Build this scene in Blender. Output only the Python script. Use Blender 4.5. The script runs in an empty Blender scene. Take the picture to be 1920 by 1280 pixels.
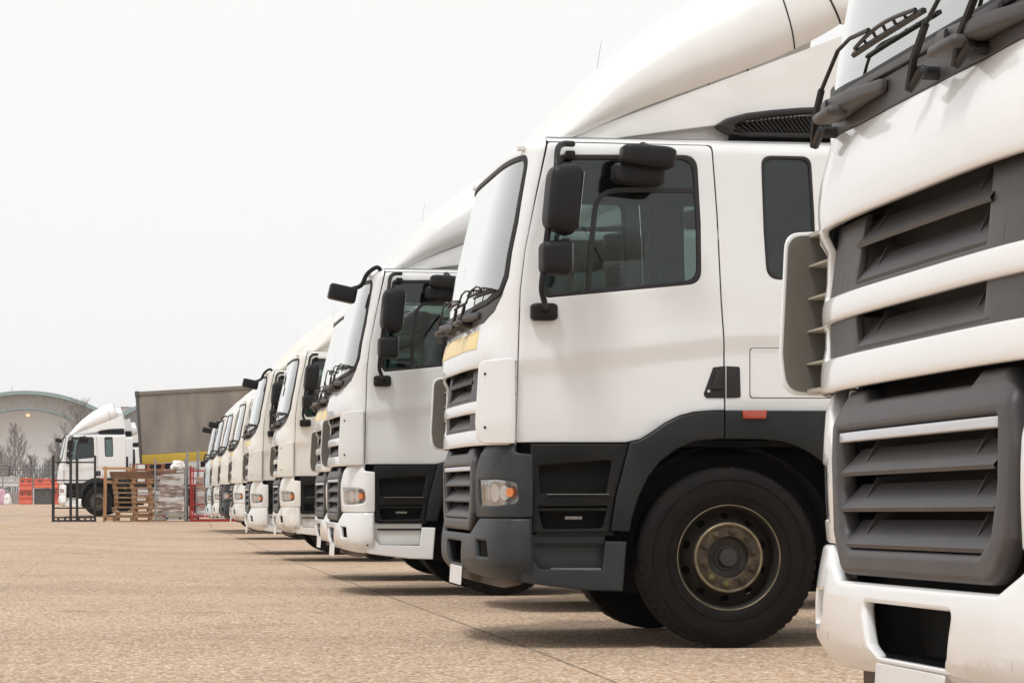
import bpy, bmesh, math, random
from mathutils import Vector, Matrix, noise
R = math.radians
random.seed(7)
SC = bpy.context.scene
COL = SC.collection

# ------------------------------------------------------------------ camera
F_PX, TH, CAM_H, HY = 4800.0, math.atan(710/4800), 0.90, 922.0
ST, CT = math.sin(TH), math.cos(TH)
cam_d = bpy.data.cameras.new("camera")
cam = bpy.data.objects.new("camera", cam_d); COL.objects.link(cam)
cam.location = (0, 0, CAM_H)
cam.rotation_euler = (R(90), 0, -TH)
cam_d.sensor_width = 36; cam_d.lens = F_PX/1920*36
cam_d.shift_y = (HY-640)/1920
cam_d.clip_start = 0.1; cam_d.clip_end = 3000
SC.camera = cam

# ------------------------------------------------------------------ light
SUN_EL, SUN_AZ = 62, 150       # azimuth of the place the light comes from, from +X towards +Y
w = bpy.data.worlds.new("World"); SC.world = w; w.use_nodes = True
nt = w.node_tree; bg = nt.nodes["Background"]
sky = nt.nodes.new("ShaderNodeTexSky"); sky.sky_type = 'NISHITA'; sky.sun_disc = False
sky.sun_elevation = R(SUN_EL); sky.sun_rotation = R(90-SUN_AZ+180)
sky.air_density = 1.0; sky.dust_density = 6.0; sky.ozone_density = 1.0
sc1 = nt.nodes.new("ShaderNodeVectorMath"); sc1.operation = 'SCALE'; sc1.inputs['Scale'].default_value = 0.10
nt.links.new(sky.outputs[0], sc1.inputs[0])
cc = nt.nodes.new("ShaderNodeMix"); cc.data_type = 'RGBA'   # cloud deck covering nearly all of the sky
cc.inputs[0].default_value = 0.94
nt.links.new(sc1.outputs[0], cc.inputs[6]); cc.inputs[7].default_value = (10.05, 9.97, 9.9, 1)
nt.links.new(cc.outputs[2], bg.inputs[0]); bg.inputs[1].default_value = 0.10
sun_d = bpy.data.lights.new("sun", 'SUN'); sun_d.energy = 1.8; sun_d.angle = R(12); sun_d.color = (1, .99, .97)
sun = bpy.data.objects.new("sun", sun_d); COL.objects.link(sun)
_az, _el = R(SUN_AZ+90), R(SUN_EL)      # over the camera's left shoulder, in front of the trucks' noses
sun_dir = Vector((-math.cos(R(50))*math.cos(_el), -math.sin(R(50))*math.cos(_el), math.sin(_el)))
sun.rotation_euler = sun_dir.to_track_quat('Z', 'Y').to_euler()
sky.sun_rotation = math.atan2(sun_dir.x, sun_dir.y)
SC.view_settings.view_transform = 'Standard'; SC.view_settings.look = 'None'
SC.view_settings.exposure = 0.06; SC.view_settings.gamma = 1
SC.render.engine = 'CYCLES'
SC.cycles.max_bounces = 10; SC.cycles.transparent_max_bounces = 24

# ------------------------------------------------------------------ helpers
def inv(px, py, Y):
    "photograph point -> world X, Z on the plane at row distance Y"
    X = Y*math.tan(TH+math.atan((px-960)/F_PX)); D = X*ST+Y*CT
    return X, CAM_H+(HY-py)*D/F_PX

def tag(o, label=None, cat=None, group=None, kind=None):
    if label: o['label'] = label
    if cat: o['category'] = cat
    if group: o['group'] = group
    if kind: o['kind'] = kind
    return o

def empty(name, loc=(0, 0, 0), rz=0):
    o = bpy.data.objects.new(name, None); COL.objects.link(o)
    o.location = loc; o.rotation_euler = (0, 0, rz); o.empty_display_size = .3
    return o

def finish(name, bm, mats, parent=None, angle=32, smooth=True, recalc=True):
    if recalc: bmesh.ops.recalc_face_normals(bm, faces=bm.faces)
    ca = math.cos(R(angle))
    for f in bm.faces: f.smooth = smooth
    for e in bm.edges:
        if len(e.link_faces) == 2:
            a, b = e.link_faces
            if a.normal.dot(b.normal) < ca or a.material_index != b.material_index: e.smooth = False
    me = bpy.data.meshes.new(name); bm.to_mesh(me); bm.free()
    if not isinstance(mats, (list, tuple)): mats = [mats]
    for m in mats: me.materials.append(m)
    o = bpy.data.objects.new(name, me); COL.objects.link(o)
    if parent: o.parent = parent
    return o

def merge(dst, src, mi=0, free=True):
    me = bpy.data.meshes.new("tmp")
    if mi is not None:
        for f in src.faces: f.material_index = mi
    src.to_mesh(me); dst.from_mesh(me); bpy.data.meshes.remove(me)
    if free: src.free()

def rpoly(pts):
    "rounded polygon; points are (x, y) or (x, y, r)"
    out = []; n = len(pts)
    for i, p in enumerate(pts):
        r = p[2] if len(p) > 2 else 0
        P = Vector(p[:2])
        if r <= 0: out.append(tuple(P)); continue
        A = Vector(pts[i-1][:2])-P; B = Vector(pts[(i+1) % n][:2])-P
        la, lb = A.length, B.length; A.normalize(); B.normalize()
        ang = A.angle(B)
        t = min(r/max(math.tan(ang/2), 1e-4), la*.48, lb*.48)
        p0, p1 = P+A*t, P+B*t
        k = 6
        for j in range(k+1):
            s = j/k
            q = p0*(1-s)**2+P*2*s*(1-s)+p1*s*s
            out.append((q.x, q.y))
    return out

def plate(outer, holes=(), th=.02, bev=.004, ca=.1, cb=.1, warp=None, cuts_a=(), cuts_b=()):
    "2D outline with holes -> bevelled slab in (a, b, n), n from -th to 0, cut to a grid and warped"
    cu = bpy.data.curves.new("c", 'CURVE'); cu.dimensions = '2D'; cu.fill_mode = 'BOTH'
    for pts in [outer]+list(holes):
        pts = rpoly(pts)
        sp = cu.splines.new('POLY'); sp.points.add(len(pts)-1)
        for q, p in zip(sp.points, pts): q.co = (p[0], p[1], 0, 1)
        sp.use_cyclic_u = True
    bev = min(bev, th/2-.0004)
    cu.extrude = th/2-bev; cu.bevel_depth = bev; cu.bevel_resolution = 2; cu.offset = -bev
    ob = bpy.data.objects.new("c", cu); COL.objects.link(ob)
    dg = bpy.context.evaluated_depsgraph_get()
    me = bpy.data.meshes.new_from_object(ob.evaluated_get(dg))
    bpy.data.objects.remove(ob); bpy.data.curves.remove(cu)
    bm = bmesh.new(); bm.from_mesh(me); bpy.data.meshes.remove(me)
    bmesh.ops.remove_doubles(bm, verts=bm.verts, dist=1e-5)
    for f in bm.faces: f.material_index = 0
    bm.normal_update()
    xs = [v.co.x for v in bm.verts]; ys = [v.co.y for v in bm.verts]
    def cut(vals, ax):
        for t in vals:
            co = Vector((t, 0, 0)) if ax == 0 else Vector((0, t, 0))
            no = Vector((1, 0, 0)) if ax == 0 else Vector((0, 1, 0))
            bmesh.ops.bisect_plane(bm, geom=bm.verts[:]+bm.edges[:]+bm.faces[:], plane_co=co, plane_no=no, dist=1e-5)
    def rng(lo, hi, st):
        n = int((hi-lo)/st); return [lo+(i+1)*(hi-lo)/(n+1) for i in range(n)]
    if ca: cut(rng(min(xs), max(xs), ca), 0)
    if cb: cut(rng(min(ys), max(ys), cb), 1)
    cut(cuts_a, 0); cut(cuts_b, 1)
    bm.normal_update()
    if warp and (ca or cb):
        ed = []
        for e in bm.edges:
            if len(e.link_faces) != 2: continue
            d = e.verts[0].co-e.verts[1].co
            if abs(d.x) < 2e-5 or abs(d.y) < 2e-5: continue
            if all(abs(f.normal.z) > .9999 for f in e.link_faces): ed.append(e)
        bmesh.ops.dissolve_edges(bm, edges=ed, use_verts=False, use_face_split=False)
    for v in bm.verts: v.co.z -= th/2
    if warp:
        for v in bm.verts: v.co = warp(v.co.x, v.co.y, v.co.z)
    return bm

def box(bm, x0, x1, y0, y1, z0, z1, mi=0, warp=None, bev=0, M=None):
    b = bmesh.new()
    bmesh.ops.create_cube(b, size=1)
    for v in b.verts:
        v.co = Vector(((x0+x1)/2+v.co.x*(x1-x0), (y0+y1)/2+v.co.y*(y1-y0), (z0+z1)/2+v.co.z*(z1-z0)))
    if bev: bmesh.ops.bevel(b, geom=b.edges[:], offset=bev, segments=3, profile=.5, affect='EDGES')
    if M:
        for v in b.verts: v.co = M @ v.co
    if warp:
        for v in b.verts: v.co = warp(*v.co)
    merge(bm, b, mi)

def tube(bm, pts, r, seg=8, mi=0, r2=None, cap=True):
    pts = [Vector(p) for p in pts]; rings = []
    n = len(pts); up = None
    for i, p in enumerate(pts):
        d = (pts[min(i+1, n-1)]-pts[max(i-1, 0)]).normalized()
        if up is None: up = d.orthogonal().normalized()
        up = (up-d*up.dot(d)).normalized(); s = d.cross(up)
        rr = r if r2 is None else r+(r2-r)*i/max(1, n-1)
        rings.append([bm.verts.new(p+(up*math.cos(k*2*math.pi/seg)+s*math.sin(k*2*math.pi/seg))*rr) for k in range(seg)])
    for a, b in zip(rings, rings[1:]):
        for k in range(seg):
            f = bm.faces.new((a[k], a[(k+1) % seg], b[(k+1) % seg], b[k])); f.material_index = mi
    if cap:
        for rg in (rings[0][::-1], rings[-1]):
            f = bm.faces.new(rg); f.material_index = mi

def smooth_path(pts, k=5):
    "Catmull-Rom through the points"
    P = [Vector(p) for p in pts]; P = [P[0]*2-P[1]]+P+[P[-1]*2-P[-2]]; out = []
    for i in range(1, len(P)-2):
        for j in range(k):
            t = j/k; a, b, c, d = P[i-1:i+3]
            out.append(.5*((2*b)+(c-a)*t+(2*a-5*b+4*c-d)*t*t+(-a+3*b-3*c+d)*t**3))
    out.append(P[-2]); return out

def lathe(bm, prof, seg, T, mi=0, closed=False):
    "profile (r, h) turned round the Z axis, then T(co)"
    rings = []
    for r, h in prof:
        rings.append([bm.verts.new(T(Vector((r*math.cos(k*2*math.pi/seg), r*math.sin(k*2*math.pi/seg), h)))) for k in range(seg)] if r > 1e-6 else [bm.verts.new(T(Vector((0, 0, h))))])
    prs = list(zip(rings, rings[1:]))
    if closed: prs.append((rings[-1], rings[0]))
    for a, b in prs:
        for k in range(seg):
            k2 = (k+1) % seg
            vs = [a[k % len(a)], a[k2 % len(a)], b[k2 % len(b)], b[k % len(b)]]
            u = []
            for v in vs:
                if v not in u: u.append(v)
            if len(u) > 2:
                f = bm.faces.new(u); f.material_index = mi

def interp(tab, z):
    if z <= tab[0][0]: return tab[0][1]
    for (a, b), (c, d) in zip(tab, tab[1:]):
        if z <= c: return b+(d-b)*(z-a)/(c-a)
    return tab[-1][1]

def sstep(a, b, x):
    t = min(1, max(0, (x-a)/(b-a))); return t*t*(3-2*t)

# ------------------------------------------------------------------ materials
def mat(name, col, rough=.5, metal=0, coat=0, var=.0, vscale=3, bump=0, bscale=60, spec=.5, dirt=None, dirtamt=0, dscale=2.5, rvar=0, stretch=(1, 1, 1)):
    m = bpy.data.materials.new(name); m.use_nodes = True; t = m.node_tree; N, L = t.nodes, t.links
    p = N["Principled BSDF"]
    p.inputs['Base Color'].default_value = (*col, 1); p.inputs['Roughness'].default_value = rough
    p.inputs['Metallic'].default_value = metal; p.inputs['Specular IOR Level'].default_value = spec
    p.inputs['Coat Weight'].default_value = coat; p.inputs['Coat Roughness'].default_value = .06
    tc = N.new("ShaderNodeTexCoord"); mp = N.new("ShaderNodeMapping"); mp.inputs['Scale'].default_value = stretch
    L.new(tc.outputs['Object'], mp.inputs[0])
    src = None
    if var:
        n = N.new("ShaderNodeTexNoise"); n.inputs['Scale'].default_value = vscale; n.inputs['Detail'].default_value = 6
        L.new(mp.outputs[0], n.inputs['Vector'])
        r = N.new("ShaderNodeMapRange"); r.inputs[1].default_value = .3; r.inputs[2].default_value = .7
        r.inputs[3].default_value = 1-var; r.inputs[4].default_value = 1+var*.6
        L.new(n.outputs[0], r.inputs[0])
        vm = N.new("ShaderNodeVectorMath"); vm.operation = 'SCALE'; vm.inputs[0].default_value = col
        L.new(r.outputs[0], vm.inputs['Scale']); src = vm.outputs[0]
        if rvar:
            r2 = N.new("ShaderNodeMapRange"); r2.inputs[1].default_value = .3; r2.inputs[2].default_value = .7
            r2.inputs[3].default_value = rough-rvar; r2.inputs[4].default_value = rough+rvar
            L.new(n.outputs[0], r2.inputs[0]); L.new(r2.outputs[0], p.inputs['Roughness'])
    if dirt:
        n = N.new("ShaderNodeTexNoise"); n.inputs['Scale'].default_value = dscale; n.inputs['Detail'].default_value = 9; n.inputs['Roughness'].default_value = .7
        L.new(mp.outputs[0], n.inputs['Vector'])
        r = N.new("ShaderNodeMapRange"); r.inputs[1].default_value = .48; r.inputs[2].default_value = .75
        r.inputs[3].default_value = 0; r.inputs[4].default_value = dirtamt
        L.new(n.outputs[0], r.inputs[0])
        mx = N.new("ShaderNodeMix"); mx.data_type = 'RGBA'; mx.inputs[7].default_value = (*dirt, 1)
        L.new(r.outputs[0], mx.inputs[0])
        if src: L.new(src, mx.inputs[6])
        else: mx.inputs[6].default_value = (*col, 1)
        src = mx.outputs[2]
    if src: L.new(src, p.inputs['Base Color'])
    if bump:
        n = N.new("ShaderNodeTexNoise"); n.inputs['Scale'].default_value = bscale; n.inputs['Detail'].default_value = 4
        L.new(mp.outputs[0], n.inputs['Vector'])
        b = N.new("ShaderNodeBump"); b.inputs['Strength'].default_value = bump; b.inputs['Distance'].default_value = .01
        L.new(n.outputs[0], b.inputs['Height']); L.new(b.outputs[0], p.inputs['Normal'])
    return m

def glass(name, tint, ior=1.5, gain=1.0):
    m = bpy.data.materials.new(name); m.use_nodes = True; t = m.node_tree; N, L = t.nodes, t.links
    N.remove(N["Principled BSDF"]); out = N["Material Output"]
    tr = N.new("ShaderNodeBsdfTransparent"); tr.inputs[0].default_value = (*tint, 1)
    gl = N.new("ShaderNodeBsdfGlossy"); gl.inputs['Roughness'].default_value = .015; gl.inputs[0].default_value = (.96, .98, .97, 1)
    fr = N.new("ShaderNodeFresnel"); fr.inputs[0].default_value = ior
    mu = N.new("ShaderNodeMath"); mu.operation = 'MULTIPLY'; mu.inputs[1].default_value = gain; mu.use_clamp = True
    L.new(fr.outputs[0], mu.inputs[0])
    mx = N.new("ShaderNodeMixShader"); L.new(mu.outputs[0], mx.inputs[0]); L.new(tr.outputs[0], mx.inputs[1]); L.new(gl.outputs[0], mx.inputs[2])
    L.new(mx.outputs[0], out.inputs[0]); return m

def paint(name, col, dirt=(.42, .38, .32), amt=.22):
    return mat(name, col, .32, coat=.85, var=.035, vscale=1.7, dirt=dirt, dirtamt=amt*.5, dscale=1.6, bump=0, stretch=(1, 1, .5), rvar=.05)

M = {}
M['paint'] = paint('cream_white_paint', (.775, .788, .795))
M['fairing'] = paint('fairing_white_paint', (.765, .768, .752), amt=.25)
M['lower'] = mat('slate_grey_moulding', (.024, .029, .033), .45, var=.12, vscale=5, dirt=(.16, .14, .12), dirtamt=.14, bump=.05, bscale=300, spec=.35)
M['bumper'] = M['lower'].copy(); M['bumper'].name = 'bumper_finish'
M['stripe'] = mat('yellow_stripe_film', (.86, .66, .22), .4, coat=.3, var=.05)
M['trim'] = mat('dark_step_plastic', (.006, .007, .0075), .5, var=.15, vscale=6, dirt=(.07, .06, .05), dirtamt=.2, bump=.06, bscale=260, spec=.25)
M['fender'] = mat('dark_fender_plastic', (.012, .0145, .016), .45, var=.12, vscale=4, dirt=(.07, .06, .05), dirtamt=.2, bump=.05, bscale=260, spec=.3)
M['grille'] = mat('grey_grille_plastic', (.060, .057, .059), .5, var=.1, vscale=7, dirt=(.2, .18, .16), dirtamt=.15, bump=.05, bscale=280)
M['mirror'] = mat('black_mirror_plastic', (.008, .0075, .008), .45, var=.12, bump=.06, bscale=260, spec=.3)
M['rubber'] = mat('window_rubber', (.012, .011, .011), .55)
M['black'] = mat('black_steel', (.006, .006, .006), .6, var=.2)
M['wipe'] = mat('wiper_steel', (.010, .010, .011), .45)
M['gap'] = mat('unlit_hollow_plastic', (.006, .006, .006), .9)
M['glass'] = glass('tinted_side_glass', (.60, .67, .655), gain=1.1)
M['screen'] = glass('windscreen_glass', (.74, .84, .82), ior=2.9, gain=1.9)
M['lens'] = glass('clear_lamp_lens', (.95, .96, .97), gain=.35)
M['chrome'] = mat('lamp_reflector', (.84, .85, .87), .45, metal=0, spec=.3, bump=.3, bscale=30)
M['amber'] = mat('amber_lens', (.80, .25, .07), .18, coat=.6)
M['redamber'] = mat('side_marker_lens', (.36, .045, .015), .2, coat=.6)
M['silver'] = mat('silver_trim', (.62, .63, .66), .25, metal=.5)
M['plate'] = mat('blank_plate', (.74, .73, .72), .45, var=.03)
M['tyre'] = mat('dusty_tyre_rubber', (.007, .006, .0055), .8, var=.25, vscale=9, bump=.25, bscale=90, dirt=(.016, .011, .008), dirtamt=.5, dscale=5, spec=.2)
M['rim'] = mat('worn_wheel_steel', (.055, .048, .040), .5, metal=.25, var=.3, vscale=8, dirt=(.07, .05, .03), dirtamt=.8, dscale=6)
M['ribm'] = mat('lamp_rib_grey', (.30, .31, .32), .4, metal=.3)
M['wing_shade'] = mat('olive_grey_wing_shade', (.15, .14, .12), .7, var=.15)  # olive grey tone with the shade inside the corner wing painted in
M['vane'] = mat('beige_vane_plastic', (.42, .40, .33), .6, var=.1)
M['barrel'] = mat('dark_rim_barrel', (.025, .023, .02), .6, var=.3)
M['flange'] = mat('scraped_rim_edge', (.22, .175, .11), .45, metal=.4, var=.4, vscale=14)
M['hub'] = mat('rusty_hub_casting', (.036, .025, .015), .7, var=.4, vscale=12, dirt=(.17, .115, .05), dirtamt=.8, dscale=16, bump=.3, bscale=60)
M['nut'] = mat('yellow_green_nut_marker', (.10, .095, .03), .6, var=.3, vscale=30)
M['inner'] = mat('cab_lining', (.045, .050, .050), .8, var=.1)
M['seat'] = mat('seat_cloth', (.045, .062, .062), .9, var=.2, vscale=10)
M['dash'] = mat('dashboard_plastic', (.05, .055, .055), .6)
M['frame'] = mat('chassis_paint', (.012, .012, .013), .6, var=.3)
M['mglass'] = mat('mirror_glass', (.75, .78, .8), .03, metal=1)
M['tread'] = mat('step_tread', (.16, .15, .14), .6, var=.3, vscale=30, bump=.5, bscale=120)
M['underdirt'] = mat('road_dirt_panel', (.12, .09, .065), .8, var=.4, vscale=6, bump=.2)

# ------------------------------------------------------------------ truck
YA = 14.5
XA = inv(872, 0, YA)[0]
CW = 1.15                      # half width of the cab
def S(px, py, y=-CW):
    X, Z = inv(px, py, YA+CW+y); return (round(X-XA, 3), round(Z, 3))
def SP(pts, y=-CW):
    return [S(p[0], p[1], y)+((p[2],) if len(p) > 2 else ()) for p in pts]

XC = [(.2, .293), (1.19, .293), (1.6, .303)]+sorted([(S(*q)[1], S(*q)[0]) for q in ((975, 545), (985, 470), (1004, 375), (1028, 262))])
def xc(z): return interp(XC, z)
def dep(z): return interp([(0, .195), (2.06, .195), (2.85, .165), (2.95, .165)], z)
def Wd(z): return interp([(0, CW), (2.05, CW), (2.95, 1.105)], z)
ZR, RR = 2.86, .085
def rnd(z):
    if z <= ZR: return 0
    t = min(z-ZR, RR*.999); return RR-math.sqrt(RR*RR-t*t)
EXN = 4.2
def _tab():
    P = [(0, 0)]; N = 600; pts = []
    for i in range(N+1):
        ph = i/N*math.pi/2
        pts.append((math.sin(ph)**(2/EXN), math.cos(ph)))
    a = [0]
    for i in range(N): a.append(a[-1]+math.hypot((pts[i+1][0]-pts[i][0])*1.15, (pts[i+1][1]-pts[i][1])*.22))
    return pts, a
_P, _A = _tab(); AR = _A[-1]
import bisect
def _lk(a):
    a = min(max(a, 0), AR); k = min(max(bisect.bisect_right(_A, a)-1, 0), len(_A)-2)
    t = (a-_A[k])/max(1e-9, _A[k+1]-_A[k])
    return _P[k][0]+(_P[k+1][0]-_P[k][0])*t, _P[k][1]+(_P[k+1][1]-_P[k][1])*t
def base(a, z, sk):
    fx, fd, fw = sk
    s = 1 if a >= 0 else -1; aa = abs(a)
    v, d = _lk(aa)
    return Vector((fx(z)-fd(z)*d+max(0, aa-AR), -s*v*fw(z), z))
def skin(sk, prof=None):
    def f(a, z, n):
        if prof: n = n+prof(a, z)
        p = base(a, z, sk); q = base(a+.004, z, sk)-base(a-.004, z, sk)
        nn = Vector((q.y, -q.x, 0)).normalized()          # outwards
        if nn.x > 0 and abs(a) < AR*.8: nn = -nn
        if abs(a) >= AR*.8 and nn.y*p.y < 0: nn = -nn
        return p+nn*n
    return f
CAB = (xc, dep, Wd)
LOW = (lambda z: .330, lambda z: .222, lambda z: 1.195)
def cab_prof(a, z):
    k = -rnd(z)
    if 1.60 < z < 1.87: k += .030*math.sin(math.pi*min(1, (1.87-z)/.25)*.72)
    if 1.35 < z < 1.445: k += .011*math.sin(math.pi*(z-1.35)/.095)**.5
    if z < 1.28: k += .011*max(0, math.sin(math.pi*(z-1.15)/.13))**.5
    return k*(1 if z > 1.86 else sstep(1.22, .98, abs(a)))
cabf = skin(CAB, cab_prof); cab0 = skin(CAB, lambda a, z: -rnd(z)); lowf = skin(LOW)
def bump_prof(a, z):
    return .028*math.sin(math.pi*min(1, max(0, (z-.34)/.42)))-.075*sstep(.50, .34, z)
bumpf = skin((lambda z: .325, lambda z: .219, lambda z: 1.212), bump_prof)
def side(sg, crease=False, W=None):
    def f(a, b, n):
        w = (Wd(b) if W is None else W)-(rnd(b) if W is None else 0)
        if crease:
            zl = interp([(.3, 1.63), (1.52, 1.78), (1.7, 1.795), (3, 1.795)], a)
            w += -.013*sstep(zl+.03, zl-.10, b)+.004*sstep(zl+.14, zl+.03, b)*sstep(zl-.10, zl+.03, b)-.005*sstep(1.32, 1.19, b)
        return Vector((a, sg*(w+n), b))
    return f

PAINTED = ('paint', 'lower', 'bumper', 'fairing', 'stripe')
def build_truck():
    T = empty('lorry')
    # ---- cab body: nose shell, side quarters, roof, rear wall
    B = bmesh.new()
    A = AR
    wopen = [(-1.10, 2.85, .09), (1.10, 2.85, .09), (1.135, 2.45), (1.135, 2.13, .05), (1.10, 2.03, .04), (1.02, 1.94, .06), (.86, 1.885, .1), (.5, 1.872), (-.5, 1.872), (-.86, 1.885, .1), (-1.02, 1.94, .06), (-1.10, 2.03, .04), (-1.135, 2.13, .05), (-1.135, 2.45)]
    g1 = [(-.86, 1.622, .01), (.86, 1.622, .01), (.88, 1.432, .01), (-.88, 1.432, .01)]
    g2 = [(-.88, 1.362, .01), (.88, 1.362, .01), (.86, 1.262, .01), (-.86, 1.262, .01)]
    merge(B, plate([(-A, 1.17), (A, 1.17), (A, 2.944), (-A, 2.944)], [wopen, g1, g2], .022, .006, .045, .045, cabf, cuts_a=[s*(A-k) for s in (-1, 1) for k in (.02, .05, .08, .11, .15)], cuts_b=[2.87, 2.885, 2.9, 2.915, 2.93]+[1.17+.012*i for i in range(1, 8)]+[1.364+.012*i for i in range(1, 6)]+[1.625+.02*i for i in range(12)]))
    dr = SP([(1338, 261), (1346, 400), (1352, 560), (1358, 650), (1360, 769)])
    top = 2.944
    sidep = [(xc(top)-.0, top), (2.50, top), (2.50, 1.372), (dr[4][0]+.006, 1.372)]+[(p[0]+.006, p[1]) for p in dr[3:0:-1]]+[(dr[0][0]+.004, 2.915, .03), (xc(2.915)+.01, 2.92)]
    qwin = SP([(1431, 291, .06), (1523, 293, .06), (1528, 400), (1531, 523, .08), (1439, 523, .08), (1434, 430)])
    for sg in (-1, 1):
        merge(B, plate(sidep, [qwin], .022, .005, .12, .09, side(sg, True), cuts_b=[1.63, 1.66, 1.69, 1.72, 1.75, 1.78, 1.8, 1.83, 2.87, 2.885, 2.9, 2.915, 2.93]))
        # raised panel lines on the sleeper quarter
        for q in ([(1408, 652), (1700, 652)], ):
            pass
    ring = [cab0(a, top, -.004) for a in [A*(i/24) for i in range(-24, 25)]]
    ring = [(p.x, p.y) for p in ring]
    w = Wd(top)-rnd(top)-.004
    ring = ring+[(2.50, -w), (2.50, w)]
    merge(B, plate(ring, [], .02, .003, 0, 0, lambda a, b, n: Vector((a, b, top+.008+n))))
    for x in (.9, 1.3, 1.7, 2.1): box(B, x, x+.03, -.9, .9, top-.06, top-.012, bev=.004)
    box(B, 2.478, 2.50, -1.08, 1.08, .95, 2.93, bev=.004)
    body = finish('cab_body', B, M['paint'], T)
    # lining
    B = bmesh.new()
    box(B, .55, 2.46, -1.05, 1.05, 2.80, 2.825)
    box(B, 2.44, 2.465, -1.08, 1.08, 1.0, 2.82)
    box(B, .3, 2.46, -1.09, 1.09, 1.21, 1.235)
    for sg in (-1, 1):
        merge(B, plate(SP([(1362, 275), (1660, 275), (1660, 760), (1362, 760)]), [qwin], .02, .003, 0, 0, lambda a, b, n, sg=sg: Vector((a, sg*(1.085+n), b))))
        box(B, .50, 1.47, sg*1.06-.02, sg*1.06+.02, 1.2, 1.93)
    finish('cab_lining', B, M['inner'], T)
    B = bmesh.new()
    box(B, .22, .52, -1.02, 1.02, 1.25, 1.93, bev=.06)
    box(B, .40, .66, .15, .95, 1.75, 2.0, bev=.05)
    finish('dashboard', B, M['dash'], T)
    for y in (-.62, .58):
        B = bmesh.new()
        box(B, .98, 1.45, y-.25, y+.25, 1.45, 1.60, bev=.05)
        box(B, 1.36, 1.52, y-.24, y+.24, 1.52, 2.16, bev=.06, M=Matrix.Translation((1.40, 0, 1.5)) @ Matrix.Rotation(R(9), 4, 'Y') @ Matrix.Translation((-1.40, 0, -1.5)))
        box(B, 1.50, 1.60, y-.14, y+.14, 2.16, 2.36, bev=.04)
        box(B, 1.1, 1.35, y-.15, y+.15, 1.13, 1.46, bev=.02)
        finish('seat', B, M['seat'], T)
    B = bmesh.new()
    c = Vector((.72, .58, 1.93)); ax = Vector((-.55, 0, .84)); u = Vector((0, 1, 0)); v2 = ax.cross(u)
    tube(B, [c+(u*math.cos(t)+v2*math.sin(t))*.22 for t in [i*math.pi/12 for i in range(25)]], .014, 6, cap=False)
    tube(B, [c+u*.2, c, c-u*.2], .012, 6); tube(B, [c, c-Vector((.2, 0, .35))], .03, 8)
    finish('steering_wheel', B, M['rubber'], T)

    # ---- windscreen and its surround
    g = [(-1.085, 2.835, .08), (1.085, 2.835, .08), (1.118, 2.45), (1.115, 2.14, .04), (1.075, 2.055, .03), (.9, 2.005, .1), (.5, 1.985), (-.5, 1.985), (-.9, 2.005, .1), (-1.075, 2.055, .03), (-1.115, 2.14, .04), (-1.118, 2.45)]
    ws = finish('windscreen', plate(g, [], .008, .001, .05, .12, lambda a, b, n: cab0(a, b, n-.006)), M['screen'], T)
    B = bmesh.new()
    gi = [(-1.07, 2.82, .07), (1.07, 2.82, .07), (1.098, 2.45), (1.095, 2.15, .04), (1.065, 2.07, .03), (.9, 2.02, .1), (.5, 2.0), (-.5, 2.0), (-.9, 2.02, .1), (-1.065, 2.07, .03), (-1.095, 2.15, .04), (-1.098, 2.45)]
    go = [(-1.10, 2.85, .09), (1.10, 2.85, .09), (1.135, 2.45), (1.135, 2.12, .05), (1.08, 2.03, .04), (.9, 1.985, .1), (.5, 1.965), (-.5, 1.965), (-.9, 1.985, .1), (-1.08, 2.03, .04), (-1.135, 2.12, .05), (-1.135, 2.45)]
    merge(B, plate(go, [gi], .016, .005, .05, .1, lambda a, b, n: cab0(a, b, n+.004)))
    finish('rubber_seal', B, M['rubber'], ws)
    B = bmesh.new()
    wp = [(-.5, 1.963), (.5, 1.963), (.9, 1.983, .1), (1.08, 2.028, .03), (1.132, 2.12), (1.132, 2.10, .03), (1.098, 2.025, .04), (1.018, 1.942, .06), (.86, 1.887, .1), (.5, 1.874), (-.5, 1.874), (-.86, 1.887, .1), (-1.018, 1.942, .06), (-1.098, 2.025, .04), (-1.132, 2.10, .03), (-1.132, 2.12), (-1.08, 2.028, .03), (-.9, 1.983, .1)]
    merge(B, plate(wp, [], .02, .004, .06, 0, lambda a, b, n: cab0(a, b, n-.002)))
    box(B, -.6, .6, 1.964, 1.985, -.004, .014, warp=cab0, bev=.004)
    cowl = finish('cowl_panel', B, M['grille'], T)
    for a0 in (.24, -.78):
        B = bmesh.new(); L_ = .46
        def hw(a, z, n, a0=a0):
            t = (a-a0)/L_                       # tapers into the panel at its low end
            return cab0(-a, 1.935+(z-1.935)*(.55+.45*t), n*(.35+.65*sstep(0, .6, t)))
        b = bmesh.new(); box(b, a0, a0+L_, 1.902, 1.966, -.005, .066, bev=.02)
        bmesh.ops.bisect_plane(b, geom=b.verts[:]+b.edges[:]+b.faces[:], plane_co=(a0+.2, 0, 0), plane_no=(1, 0, 0))
        for v in b.verts: v.co = hw(*v.co)
        merge(B, b)
        b = bmesh.new(); box(b, a0+L_-.2, a0+L_-.02, 1.895, 1.925, .03, .09, bev=.014)
        for v in b.verts: v.co = cab0(-v.co.x, v.co.y, v.co.z)
        merge(B, b)
        hd = finish('grab_handle', B, M['grille'], cowl)
        B = bmesh.new(); c = cab0(-(a0+L_-.10), 1.94, .066); d = cab0(-(a0+L_-.10), 1.94, .069); tube(B, [c, d], .013, 12)
        finish('socket', B, M['gap'], hd)
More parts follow.
